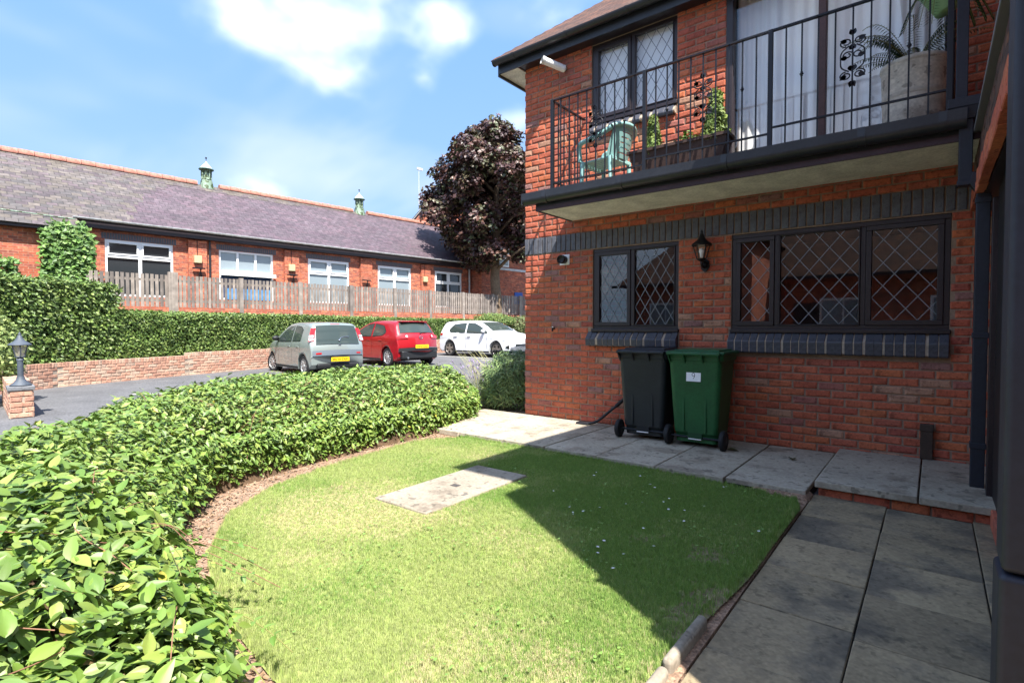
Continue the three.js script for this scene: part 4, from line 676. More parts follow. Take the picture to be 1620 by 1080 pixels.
// ---------------------------------------------------------------- cars: local x forward, z to the right-hand side
function spline(pts, n) { const c = new THREE.CatmullRomCurve3(pts.map(([x, y]) => V(x, y, 0)), false, 'catmullrom', 0.5), o = c.getSpacedPoints(n).map((p) => [p.x, p.y]); for (let i = 1; i < o.length; i++) if (o[i][0] <= o[i - 1][0]) o[i][0] = o[i - 1][0] + 1e-4; return o; }
function car(c) {
  const root = thing('parked_car', c.label, 'car', c.pos, c.yaw, 'cars parked along the low brick wall');
  const W = c.W / 2, Lh = c.L / 2, st = spline(c.top, 110), [xr, xf] = c.wheels, r = c.r, ra = r + 0.055;
  const top = (x) => { if (x <= st[0][0]) return st[0][1]; for (let i = 1; i < st.length; i++) if (st[i][0] >= x) { const t = (x - st[i - 1][0]) / (st[i][0] - st[i - 1][0]); return mix(st[i - 1][1], st[i][1], t); } return st[st.length - 1][1]; };
  const low = (x) => { const e = Math.max(0, Math.abs(x) - Lh + 0.25) / 0.25; let y = 0.19 + 0.14 * e * e; for (const wx of [xr, xf]) { const d = Math.abs(x - wx); if (d < ra) y = Math.max(y, r + Math.sqrt(ra * ra - d * d)); } return y; };
  const zc = (x, y) => {
    const e = Math.max(0, (Math.abs(x) - Lh * 0.5) / (Lh * 0.5)), plan = 1 - 0.075 * e * e; let k = 1;
    if (y < c.belt) { const t = (c.belt - 0.12 - y) / c.belt; k = 1 - 0.075 * t * t - (y > c.belt - 0.1 ? 0.02 * (y - c.belt + 0.1) / 0.1 : 0); k -= 0.012 * Math.exp(-(((y - c.belt + 0.28) / 0.06) ** 2)); } else k = 0.972 - c.tumble * Math.pow((y - c.belt) / (c.H - c.belt), 1.12);
    for (const wx of [xr, xf]) { const d = Math.hypot(x - wx, y - r); if (d < ra + 0.12) k += 0.014 * sstep(ra + 0.12, ra, d); }
    let z = W * plan * k; const d = top(x) - y, q = 0.085; if (d < q) z -= q * (1 - Math.sqrt(Math.max(0, 1 - (1 - d / q) ** 2))); return z;
  };
  const warp = (x, y, z) => { const e = Math.pow(clamp((Math.abs(x) - Lh * 0.55) / (Lh * 0.45)), 1.3); return [x - Math.sign(x) * e * c.curve * (z / W) ** 2, y, z]; };
  const MS = 22, MT = 8, P = [], I = [], per = (MS + 1 + MT) * 2;
  st.forEach(([x, y1]) => {
    const y0 = Math.min(low(x), y1 - 0.02), half = [];
    for (let j = 0; j <= MS; j++) { const t = j / MS, y = mix(y0, y1, 1 - Math.pow(1 - t, 1.35)); half.push([zc(x, y), y]); }
    const ze = half[MS][0]; for (let j = 1; j <= MT; j++) { const z = ze * (1 - j / MT); half.push([z, y1 + 0.022 * (1 - (z / ze) ** 2)]); }
    for (const [z, y] of half) P.push(...warp(x, y, z)); for (let k = half.length - 1; k >= 0; k--) P.push(...warp(x, half[k][1], -half[k][0]));
  });
  const ns = st.length; for (let i = 0; i < ns - 1; i++) for (let j = 0; j < per; j++) { const a = i * per + j, b = i * per + (j + 1) % per; I.push(a, a + per, b, b, a + per, b + per); }
  for (const i of [0, ns - 1]) for (let j = 1; j < per - 1; j++) I.push(i * per, ...(i ? [i * per + j, i * per + j + 1] : [i * per + j + 1, i * per + j]));
  const bg = new THREE.BufferGeometry(); bg.setAttribute('position', new THREE.Float32BufferAttribute(P, 3)); bg.setIndex(I); bg.computeVertexNormals(); bg.setAttribute('uv', new THREE.Float32BufferAttribute(new Float32Array(P.length / 3 * 2), 2));
  const paint = phys(c.paint, { roughness: 0.38, metalness: c.metal ?? 0.2, clearcoat: 1, clearcoatRoughness: 0.05 });
  const body = new THREE.Mesh(bg, paint); body.name = 'body'; body.castShadow = body.receiveShadow = true; root.add(body);
  obj('underbody', [bx(-Lh + 0.25, Lh - 0.25, 0.2, 0.75, -W + 0.24, W - 0.24)], std('#111113'), root);
  const grid = (f, nu, nv) => { const p = [], ix = []; for (let i = 0; i <= nu; i++) for (let j = 0; j <= nv; j++) p.push(...f(i / nu, j / nv)); for (let i = 0; i < nu; i++) for (let j = 0; j < nv; j++) { const a = i * (nv + 1) + j; ix.push(a, a + nv + 1, a + 1, a + 1, a + nv + 1, a + nv + 2); } const g = new THREE.BufferGeometry(); g.setAttribute('position', new THREE.Float32BufferAttribute(p, 3)); g.setIndex(ix); g.computeVertexNormals(); return g; };
  const put = (name, g, mat, parent = root) => { const m = new THREE.Mesh(g, mat); m.name = name; g.setAttribute('uv', new THREE.Float32BufferAttribute(new Float32Array(g.attributes.position.count * 2), 2)); m.castShadow = m.receiveShadow = true; parent.add(m); return m; };
  const sideQ = (lo, hi, s, off = 0.007, nu = 18, nv = 6) => { const X0 = lo[0][0], X1 = lo[lo.length - 1][0], ip = (L, x) => { for (let i = 1; i < L.length; i++) if (L[i][0] >= x - 1e-9) return mix(L[i - 1][1], L[i][1], clamp((x - L[i - 1][0]) / (L[i][0] - L[i - 1][0] || 1))); return L[L.length - 1][1]; }; return grid((u, v) => { const x = mix(X0, X1, u), y = mix(ip(lo, x), ip(hi, x), v); return warp(x, y, s * (zc(x, y) + off)); }, nu, nv); };
  const xAt = (y, rear) => { if (rear) { for (let i = 0; i < st.length; i++) if (st[i][1] >= y) return st[i][0]; } else for (let i = st.length - 1; i >= 0; i--) if (st[i][1] >= y) return st[i][0]; return 0; };
  const endQ = (y0, y1, zl, zr, rear, off = 0.008, taperTop = 1, nu = 10, nv = 14) => grid((u, v) => { const y = mix(y0, y1, u), x = xAt(y, rear), zz = mix(zl, zr, v) * mix(1, taperTop, u), ze = Math.max(0.2, zc(x, top(x))), e = 0.012, x2 = xAt(y + 0.03, rear), sl = Math.atan2(0.03, Math.abs(x2 - x) + 1e-4), o2 = off + e; return warp(x + (rear ? -1 : 1) * o2 * Math.sin(sl), y + 0.022 * Math.max(-0.6, 1 - (zz / ze) ** 2) + o2 * Math.cos(sl), zz); }, nu, nv);
  for (const s of [-1, 1]) { c.sideWin.forEach(([lo, hi]) => { put('side_window_trim', sideQ(lo.map(([x, y]) => [x, y - 0.02]), hi.map(([x, y]) => [x, y + 0.018]), s, 0.004), std('#141416', { roughness: 0.4 })); put('side_window', sideQ(lo, hi, s, 0.008), M.carGlass); });
    for (const x of c.seams) put('door_seam', sideQ([[x - 0.004, 0.36], [x + 0.004, 0.36]], [[x - 0.004, c.belt - 0.02], [x + 0.004, c.belt - 0.02]], s, 0.004, 1, 10), std('#0d0d0e'));
    put('sill_trim', sideQ([[xr + ra, 0.2], [xf - ra, 0.2]], [[xr + ra, 0.26], [xf - ra, 0.26]], s, 0.006), std('#1d1d1f'));
    for (const x of c.handles) obj('door_handle', rbx(x - 0.09, x + 0.09, c.belt - 0.14, c.belt - 0.115, s * zc(x, c.belt - 0.13) - 0.012, s * zc(x, c.belt - 0.13) + 0.03, 0.01), c.handleMat || paint, root);
    const mx = c.mirror, mz = zc(mx, c.belt + 0.02); const mg = NI(new THREE.SphereGeometry(0.1, 12, 8)); mg.scale(0.75, 0.72, 1.05); mg.translate(mx, c.belt + 0.09, s * (mz + 0.1)); obj('mirror', [mg, bx(mx - 0.03, mx + 0.03, c.belt + 0.02, c.belt + 0.05, Math.min(s * mz, s * (mz + 0.08)) - 0.02, Math.max(s * mz, s * (mz + 0.08)))], c.mirrorMat || paint, root, false);
  }
  put('rear_window', endQ(...c.rearWin[0], -c.rearWin[1], c.rearWin[1], true, 0.01, c.rearWin[2]), M.carGlass);
  put('windscreen', endQ(...c.screen[0], -c.screen[1], c.screen[1], false, 0.01, c.screen[2]), M.carGlassPale);
  if (c.tail) c.tail(root, { endQ, sideQ, put, zc, warp, xAt, paint, W, Lh, top });
  // wheels
  const tyre = std('#17171a', { roughness: 0.85 }), rim = std(c.rim, { roughness: 0.35, metalness: 0.7 });
  for (const wx of [xr, xf]) for (const s of [-1, 1]) {
    const w = part('wheel', root); w.position.set(wx, r, s * (W - 0.115)); if (s > 0) w.rotation.y = Math.PI; if (wx === xf && c.steer) w.rotation.y += c.steer;
    const ty = lathe([[r * 0.66, -0.09], [r * 0.9, -0.1], [r * 0.98, -0.085], [r, -0.05], [r, 0.05], [r * 0.98, 0.085], [r * 0.9, 0.1], [r * 0.66, 0.09]], 28); ty.rotateX(-Math.PI / 2); obj('tyre', ty, tyre, w, false);
    const rg = [], ring = lathe([[r * 0.67, 0.085], [r * 0.69, 0.092], [r * 0.63, 0.09], [r * 0.61, 0.04], [r * 0.61, -0.06]], 28); ring.rotateX(-Math.PI / 2); rg.push(ring, NI(new THREE.CylinderGeometry(r * 0.17, r * 0.17, 0.06, 12)).rotateX(Math.PI / 2).translate(0, 0, -0.07));
    for (let k = 0; k < c.spokes; k++) { const g = box(r * 0.5, c.spokeW * r, 0.025); g.translate(r * 0.38, 0, -0.075); g.rotateZ(k / c.spokes * 6.283 + 0.3); rg.push(g); }
    obj('rim', rg, rim, w, false); obj('brake_disc', NI(new THREE.CylinderGeometry(r * 0.6, r * 0.6, 0.02, 20)).rotateX(Math.PI / 2).translate(0, 0, -0.02), std('#2a2a2c', { metalness: 0.5 }), w, false);
  }
  return root;
}
M.carGlass = phys(lin(0.04, 0.055, 0.05), { roughness: 0.04, ior: 1.55 }); M.carGlassPale = phys(lin(0.05, 0.065, 0.06), { roughness: 0.05, ior: 1.6 });
const redLens = phys('#b3161c', { roughness: 0.15, clearcoat: 1 }), clearLens = phys('#dfe3e6', { roughness: 0.12, clearcoat: 1 }), blackTrim = std('#1a1c1f', { roughness: 0.55 }), chrome = std('#c9ccd0', { roughness: 0.15, metalness: 1 });
function plate(root, text, x, y, w, h, yellow = true) {
  const cv = document.createElement('canvas'); cv.width = 416; cv.height = 88; const k = cv.getContext('2d'); k.fillStyle = yellow ? '#f2c21a' : '#f0f0ec'; k.fillRect(0, 0, 416, 88); k.fillStyle = '#17130a'; k.font = 'bold 74px sans-serif'; k.textAlign = 'center'; k.textBaseline = 'middle'; k.fillText(text, 208, 47, 396);
  const t = new THREE.CanvasTexture(cv); t.colorSpace = THREE.SRGBColorSpace; const g = NI(new THREE.PlaneGeometry(w, h)); g.rotateY(-Math.PI / 2); const p = part('number_plate', root);
  p.position.set(x, y, 0); const m = new THREE.Mesh(g.translate(-0.009, 0, 0), std('#ffffff', { map: t, roughness: 0.4 })); m.name = 'plate_face'; p.add(m); obj('plate_backing', bx(-0.007, 0.01, -h / 2 - 0.006, h / 2 + 0.006, -w / 2 - 0.006, w / 2 + 0.006), blackTrim, p);
}
const yawOf = (d) => -THREE.MathUtils.degToRad(d);
car({ label: 'small grey-green hatchback seen from behind, nearest the hedge', pos: [-14.38, -0.125, -8.67], yaw: yawOf(188.2), L: 3.43, W: 1.63, H: 1.465, belt: 0.93, tumble: 0.2, curve: 0.17, r: 0.285, wheels: [-1.18, 1.16], paint: '#95a09d', metal: 0.4, rim: '#b4b8ba', spokes: 9, spokeW: 0.16, steer: 0.22, handleMat: std('#8e9896', { roughness: 0.35, metalness: 0.5 }), mirrorMat: blackTrim,
  top: [[-1.715, 0.55], [-1.71, 0.7], [-1.685, 0.84], [-1.63, 0.98], [-1.53, 1.22], [-1.44, 1.37], [-1.30, 1.435], [-1.0, 1.455], [-0.4, 1.465], [0.05, 1.43], [0.4, 1.30], [0.75, 1.1], [0.95, 0.99], [1.2, 0.93], [1.5, 0.82], [1.66, 0.66], [1.715, 0.5]],
  sideWin: [[[[-0.98, 0.97], [-0.42, 0.95]], [[-0.98, 1.25], [-0.8, 1.34], [-0.42, 1.36]]], [[[-0.34, 0.95], [0.66, 0.93]], [[-0.34, 1.36], [0.0, 1.33], [0.3, 1.21], [0.66, 0.98]]]],
  seams: [-0.98, -0.38, 0.62], handles: [-0.8, -0.18], mirror: 0.6, rearWin: [[0.86, 1.36], 0.62, 0.9], screen: [[1.02, 1.36], 0.66, 0.84],
  tail(root, k) {
    for (const s of [-1, 1]) { k.put('tail_light', k.endQ(0.95, 1.3, s * 0.66, s * 0.8, true, 0.02, 0.86, 8, 4), redLens); k.put('reversing_light', k.endQ(0.97, 1.11, s * 0.67, s * 0.785, true, 0.026, 0.97, 5, 4), clearLens); k.put('reflector', k.endQ(0.605, 0.645, s * 0.50, s * 0.64, true, 0.018, 1, 3, 4), redLens); }
    k.put('bumper_panel', k.endQ(0.565, 0.70, -0.72, 0.72, true, 0.01, 1, 6, 20), std('#66707a', { roughness: 0.5 })); obj('rear_valance', [rbx(-1.66, -1.45, 0.24, 0.36, -0.6, 0.6, 0.04)], blackTrim, root);
    obj('brake_light', rbx(-1.41, -1.37, 1.405, 1.43, -0.13, 0.13, 0.006), redLens, root); plate(root, 'BG10 ZNP', -1.722, 0.47, 0.52, 0.111);
    obj('wiper', [tube([V(-1.665, 0.985, 0.0), V(-1.63, 1.06, 0.08), V(-1.63, 1.08, 0.3)], 0.011, 10, 5), NI(new THREE.SphereGeometry(0.03, 8, 6)).translate(-1.665, 0.985, 0)], chrome, root); obj('tailgate_catch', rbx(-1.705, -1.68, 0.845, 0.865, -0.04, 0.04, 0.006), chrome, root);
    for (const z of [-0.3, 0.3]) obj('head_restraint', rbx(-0.65, -0.55, 1.05, 1.25, z - 0.1, z + 0.1, 0.05), blackTrim, root);
  } });
car({ label: 'red hatchback seen from behind, parked between the grey and white cars', pos: [-15.1, -0.07, -11.93], yaw: yawOf(185.7), L: 4.06, W: 1.7, H: 1.495, belt: 0.98, tumble: 0.23, curve: 0.24, r: 0.305, wheels: [-1.3, 1.27], paint: '#a50f1d', metal: 0.25, rim: '#b9bcc0', spokes: 10, spokeW: 0.13,
  top: [[-2.03, 0.5], [-2.025, 0.66], [-2.0, 0.82], [-1.96, 0.97], [-1.88, 1.06], [-1.72, 1.24], [-1.58, 1.40], [-1.42, 1.465], [-1.0, 1.485], [-0.5, 1.495], [0, 1.45], [0.4, 1.32], [0.8, 1.1], [1.0, 1.01], [1.3, 0.96], [1.65, 0.87], [1.92, 0.7], [2.03, 0.5]],
  sideWin: [[[[-1.15, 1.1], [-0.98, 1.02], [-0.4, 0.99]], [[-1.15, 1.14], [-0.95, 1.32], [-0.4, 1.39]]], [[[-0.32, 0.99], [0.72, 0.98]], [[-0.32, 1.395], [0.05, 1.36], [0.38, 1.22], [0.72, 1.02]]]],
  seams: [-1.02, -0.36, 0.7], handles: [-0.88, -0.16], mirror: 0.64, rearWin: [[1.075, 1.40], 0.66, 0.86], screen: [[1.04, 1.39], 0.68, 0.84],
  tail(root, k) {
    for (const s of [-1, 1]) { k.put('tail_light', k.endQ(0.90, 1.02, s * 0.46, s * 0.80, true, 0.022, 0.99, 6, 8), redLens); k.put('reversing_light', k.endQ(0.93, 0.985, s * 0.47, s * 0.53, true, 0.03, 1, 4, 4), clearLens); }
    k.put('lower_bumper', k.endQ(0.50, 0.60, -0.78, 0.78, true, 0.022, 1, 6, 20), blackTrim); obj('rear_valance', [rbx(-1.97, -1.7, 0.26, 0.52, -0.7, 0.7, 0.05)], blackTrim, root); k.put('bumper_trim', k.endQ(0.6, 0.612, -0.76, 0.76, true, 0.02, 1, 2, 16), chrome);
    plate(root, 'VX16 LZO', -2.055, 0.66, 0.52, 0.111);
    const e = part('rear_emblem', root); obj('ring', NI(new THREE.TorusGeometry(0.055, 0.008, 6, 24)).scale(1.2, 0.9, 1).rotateY(Math.PI / 2).translate(-2.0, 0.955, 0), chrome, e); obj('wing', tube([V(-2.005, 0.975, -0.05), V(-2.012, 0.945, 0), V(-2.005, 0.975, 0.05)], 0.006, 10, 5), chrome, e);
    obj('wiper', [tube([V(-1.93, 1.07, 0.0), V(-1.88, 1.10, 0.12), V(-1.87, 1.11, 0.32)], 0.012, 10, 5)], blackTrim, root); obj('exhaust', cyl(V(-2.0, 0.3, -0.5), V(-1.8, 0.3, -0.5), 0.035), chrome, root); obj('spoiler', rbx(-1.66, -1.38, 1.455, 1.48, -0.52, 0.52, 0.012), phys('#a50f1d', { roughness: 0.38, clearcoat: 1 }), root);
  } });
car({ label: 'white hatchback facing right, parked nearest the house corner', pos: [-14.85, -0.015, -16.93], yaw: yawOf(0), L: 4.28, W: 1.79, H: 1.49, belt: 0.98, tumble: 0.2, curve: 0.22, r: 0.32, wheels: [-1.31, 1.31], paint: '#dfe2e6', metal: 0.0, rim: '#8f8c88', spokes: 5, spokeW: 0.3,
  top: [[-2.14, 0.5], [-2.13, 0.7], [-2.1, 0.92], [-2.03, 1.05], [-1.88, 1.27], [-1.74, 1.41], [-1.55, 1.455], [-1.1, 1.48], [-0.5, 1.49], [0.1, 1.45], [0.5, 1.32], [0.9, 1.11], [1.1, 1.02], [1.4, 0.97], [1.75, 0.88], [2.0, 0.76], [2.1, 0.6], [2.14, 0.45]],
  sideWin: [[[[-1.35, 1.06], [-1.2, 1.01], [-0.4, 0.995]], [[-1.35, 1.12], [-1.1, 1.33], [-0.4, 1.39]]], [[[-0.32, 0.995], [0.82, 0.98]], [[-0.32, 1.395], [0.1, 1.36], [0.45, 1.22], [0.82, 1.02]]]],
  seams: [-1.05, -0.36, 0.8], handles: [-0.92, -0.16], mirror: 0.68, rearWin: [[1.1, 1.39], 0.68, 0.86], screen: [[1.06, 1.39], 0.7, 0.84],
  tail(root, k) {
    for (const s of [-1, 1]) { k.put('headlight', k.sideQ([[1.72, 0.70], [2.04, 0.66]], [[1.72, 0.74], [2.04, 0.735]], s, 0.012), clearLens); k.put('tail_light', k.sideQ([[-2.06, 0.86], [-1.85, 0.9]], [[-2.06, 0.97], [-1.85, 0.98]], s, 0.01), redLens); k.put('front_intake', k.sideQ([[1.9, 0.4], [2.11, 0.36]], [[1.9, 0.46], [2.11, 0.52]], s, 0.012), blackTrim); }
    k.put('front_grille', k.endQ(0.46, 0.54, -0.6, 0.6, false, 0.02, 1, 4, 10), blackTrim);
  } });

// ---------------------------------------------------------------- wheelie bins
function bin(name, label, pos, turn, color, lidColor) {
  const b = thing(name, label, 'bin', pos, turn, 'wheeled bins against the house wall'), mat = std(color, { roughness: 0.5, map: T.grain }), lidM = std(lidColor, { roughness: 0.5, map: T.grain }), w0 = 0.21, w1 = 0.275, d0 = 0.2, d1 = 0.275, y0 = 0.05, y1 = 0.94;
  // +z is the wheel and handle side; body lofted from rounded rectangles
  const ring = (hw, zb, zf, y, rr = 0.05) => { const o = []; for (const [sx, z, a0] of [[1, zf, 0], [-1, zf, Math.PI / 2], [-1, zb, Math.PI], [1, zb, Math.PI * 1.5]]) for (let k = 0; k <= 4; k++) { const a = a0 + k / 4 * Math.PI / 2; o.push([sx * (hw - rr) + Math.cos(a) * rr, y, (z > 0 ? z - rr : z + rr) + Math.sin(a) * rr]); } return o; };
  const lv = [ring(w0, -d0, d0 - 0.03, y0), ring(w0 + 0.005, -d0 - 0.004, d0 - 0.028, y0 + 0.07), ring(w0 + 0.01, -d0 - 0.01, d0 + 0.0, y0 + 0.1), ring(w0 + 0.03, -d0 - 0.035, d0 + 0.015, 0.45), ring(w1 - 0.012, -d1 + 0.01, d0 + 0.045, y1 - 0.06), ring(w1 + 0.004, -d1 - 0.012, d0 + 0.052, y1 - 0.055), ring(w1 + 0.006, -d1 - 0.014, d0 + 0.055, y1)];
  const P = [], q = (a, c, d, e) => P.push(...a, ...c, ...d, ...a, ...d, ...e); for (let i = 0; i < lv.length - 1; i++) for (let k = 0; k < 20; k++) { const n = (k + 1) % 20; q(lv[i][n], lv[i][k], lv[i + 1][k], lv[i + 1][n]); } for (let k = 1; k < 19; k++) P.push(...lv[0][0], ...lv[0][k], ...lv[0][k + 1]);
  const g = new THREE.BufferGeometry(); g.setAttribute('position', new THREE.Float32BufferAttribute(P, 3)); g.computeVertexNormals(); obj('body', g, mat, b);
  obj('rib', [rbx(-0.12, -0.1, 0.16, 0.5, d0 - 0.01, d0 + 0.02, 0.008), rbx(0.1, 0.12, 0.16, 0.5, d0 - 0.01, d0 + 0.02, 0.008)], mat, b);
  obj('lid', [rbx(-w1 - 0.014, w1 + 0.014, y1 - 0.002, y1 + 0.035, -d1 - 0.05, d0 + 0.03, 0.016, 3), rbx(-w1 + 0.05, w1 - 0.05, y1 + 0.03, y1 + 0.05, -d1, d0 - 0.03, 0.01)], lidM, b);
  obj('handle', [cyl(V(-w1 + 0.015, y1 + 0.012, d0 + 0.10), V(w1 - 0.015, y1 + 0.012, d0 + 0.10), 0.016, 0.016, 10)], mat, b);
  for (const x of [-w1 + 0.03, -0.09, 0.09, w1 - 0.03]) { const s = new THREE.Shape([[d0 + 0.04, y1 - 0.09], [d0 + 0.115, y1 - 0.0], [d0 + 0.115, y1 + 0.028], [d0 + 0.04, y1 + 0.028]].map(([a, c]) => new THREE.Vector2(-a, c))); const e = NI(new THREE.ExtrudeGeometry(s, { depth: 0.014, bevelEnabled: false })); e.rotateY(Math.PI / 2); obj('hinge_bracket', e.translate(x - 0.007, 0, 0), mat, b); }
  obj('axle', cyl(V(-0.29, 0.1, d0 - 0.02), V(0.29, 0.1, d0 - 0.02), 0.011, 0.011, 8), M.iron, b);
  for (const x of [-0.275, 0.275]) { const w = part('wheel', b); const t = lathe([[0.03, -0.022], [0.085, -0.026], [0.098, -0.018], [0.1, 0], [0.098, 0.018], [0.085, 0.026], [0.03, 0.022]], 24); t.rotateZ(Math.PI / 2); obj('tyre', t.translate(x, 0.1, d0 - 0.02), std('#15161a', { roughness: 0.7 }), w, false); const h = lathe([[0, -0.028], [0.04, -0.028], [0.05, -0.02], [0.05, 0.02], [0.04, 0.028], [0, 0.028]], 16); h.rotateZ(Math.PI / 2); obj('hub', h.translate(x, 0.1, d0 - 0.02), std('#1e2026', { roughness: 0.55 }), w, false); }
  obj('recess_shade', [bx(-0.07, 0.07, 0.085, 0.15, d0 - 0.012, d0 + 0.001)], std(new THREE.Color(color).multiplyScalar(0.45), { roughness: 0.7 }), b);  // flat patch of darkened body colour, shade of a recess painted in
  obj('code_strip', rbx(-0.065, 0.065, 0.082, 0.092, d0 - 0.0, d0 + 0.006, 0.002), M.white, b);
  return b;
}
bin('wheeled_bin', 'black wheeled bin with closed lid against the brick wall', [-2.46, 0, -5.55], 0.06, '#272c31', '#252832');
{
  const g = bin('wheeled_bin', 'green wheeled bin with a white number 9 label', [-1.88, 0, -5.53], 0.02, '#1f5f34', '#226038');
  const cv = document.createElement('canvas'); cv.width = 256; cv.height = 180; const k = cv.getContext('2d'); k.fillStyle = '#f4f6fa'; k.fillRect(0, 0, 256, 180); k.strokeStyle = '#2a2d33'; k.lineWidth = 9; k.lineCap = 'round'; k.beginPath(); k.ellipse(126, 58, 25, 26, 0, 0, 6.3); k.stroke(); k.beginPath(); k.moveTo(150, 60); k.quadraticCurveTo(150, 105, 124, 128); k.stroke(); k.fillStyle = '#9aa3b5'; for (let i = 0; i < 26; i++) k.fillRect(50 + i * 6, 150, 4, 3);
  const t = new THREE.CanvasTexture(cv); t.colorSpace = THREE.SRGBColorSpace; const pg = new THREE.PlaneGeometry(0.145, 0.102); pg.rotateX(-0.045);
  const m = new THREE.Mesh(pg.translate(-0.005, 0.725, 0.2385), std('#ffffff', { map: t, roughness: 0.5 })); m.name = 'number_label'; m.userData.label = 'white sticker reading 9'; g.add(m);
}
// ---------------------------------------------------------------- fittings on the house wall
{
  const l = thing('wall_lantern', 'black lantern on the brick wall between the lower windows', 'lamp', [-1.985, 1.93, WZ], 0), blk = std('#15181a', { roughness: 0.45, metalness: 0.2 });
  const bp = NI(new THREE.CylinderGeometry(0.055, 0.055, 0.02, 6)); bp.rotateX(Math.PI / 2); bp.scale(0.9, 1.45, 1); obj('back_plate', [bp.translate(0, -0.03, 0.012), NI(new THREE.SphereGeometry(0.035, 10, 8)).scale(1, 1.2, 0.9).translate(0, -0.03, 0.035)], blk, l);
  obj('arm', [tube([V(0, -0.04, 0.02), V(0, -0.06, 0.08), V(0, -0.03, 0.13), V(0, 0.0, 0.13)], 0.014, 14, 8)], blk, l);
  const h = part('lantern', l); h.position.set(0, 0.0, 0.13); h.rotation.y = 0.3; lantern(h, 0.86, blk, phys('#ffffff', { transmission: 1, thickness: 0, roughness: 0.08 }), blk);
}
{
  const f = thing('boiler_flue', 'small black flue outlet on a white square plate', 'vent', [-3.82, 2.1, WZ]);
  obj('wall_plate', rbx(-0.075, 0.075, -0.068, 0.068, 0.0, 0.012, 0.004), M.white, f); const p = lathe([[0.05, 0], [0.05, 0.06], [0.056, 0.062], [0.056, 0.1], [0.045, 0.1], [0.045, 0.07], [0, 0.07]], 20); p.rotateX(Math.PI / 2); obj('outlet', [p.translate(0, 0.0, 0.01)], std('#1a1a1e', { roughness: 0.5 }), f);
}
{
  const c = thing('security_light', 'white tubular fitting under the eaves left of the upper window', 'light', [-3.84, 4.6, WZ]);
  obj('bracket', [cyl(V(0, -0.02, 0), V(0, -0.02, 0.06), 0.035, 0.03, 12)], M.white, c); obj('barrel', [cyl(V(0.03, -0.04, 0.04), V(-0.13, 0.03, 0.26), 0.045, 0.045, 16)], M.white, c); obj('front_rim', [cyl(V(-0.128, 0.029, 0.257), V(-0.15, 0.04, 0.29), 0.05, 0.05, 16, true)], M.whiteMetal, c); obj('lens', [cyl(V(-0.13, 0.031, 0.262), V(-0.137, 0.034, 0.27), 0.038, 0.038, 14)], std('#55585c', { roughness: 0.2 }), c);
}
{
  const d = thing('cable_duct', 'brown vertical duct cover low on the wall behind the step', 'duct', [-0.035, 0.058, WZ]); obj('cover', rbx(-0.045, 0.045, 0, 0.25, 0.0, 0.05, 0.006), std('#4b3a30', { roughness: 0.7, map: T.grain }), d); obj('cap', rbx(-0.05, 0.05, 0.245, 0.31, 0.0, 0.055, 0.008), std('#4b3a30', { roughness: 0.7, map: T.grain }), d);
}
{
  const k = thing('tap_outlet', 'small dark pipe stub in the brick wall left of the window', 'pipe stub', [-3.985, 1.2, WZ]); obj('stub', [cyl(V(0, 0, 0), V(0, 0, 0.05), 0.014), cyl(V(0, 0.005, 0.045), V(0, -0.04, 0.05), 0.011)], M.iron, k); obj('tip', NI(new THREE.SphereGeometry(0.013, 8, 6)).translate(0, 0.016, 0.04), M.white, k);
}
{
  const t = thing('black_bar', 'black pole with a flat foot leaning on the wall beside the black bin', 'pole', [-3.38, 0, -5.75]);
  obj('pole', [tube([V(0.02, 0.018, 0.0), V(0.12, 0.045, -0.02), V(0.3, 0.2, -0.07), V(0.52, 0.41, -0.14)], 0.017, 20, 8)], std('#191b20', { roughness: 0.5 }), t); obj('grip', [cyl(V(0.36, 0.255, -0.088), V(0.535, 0.425, -0.145), 0.023, 0.023, 10)], std('#15161a', { roughness: 0.7 }), t); obj('foot', rbx(-0.13, 0.05, 0.003, 0.03, -0.05, 0.05, 0.012), std('#191b20', { roughness: 0.5 }), t);
}
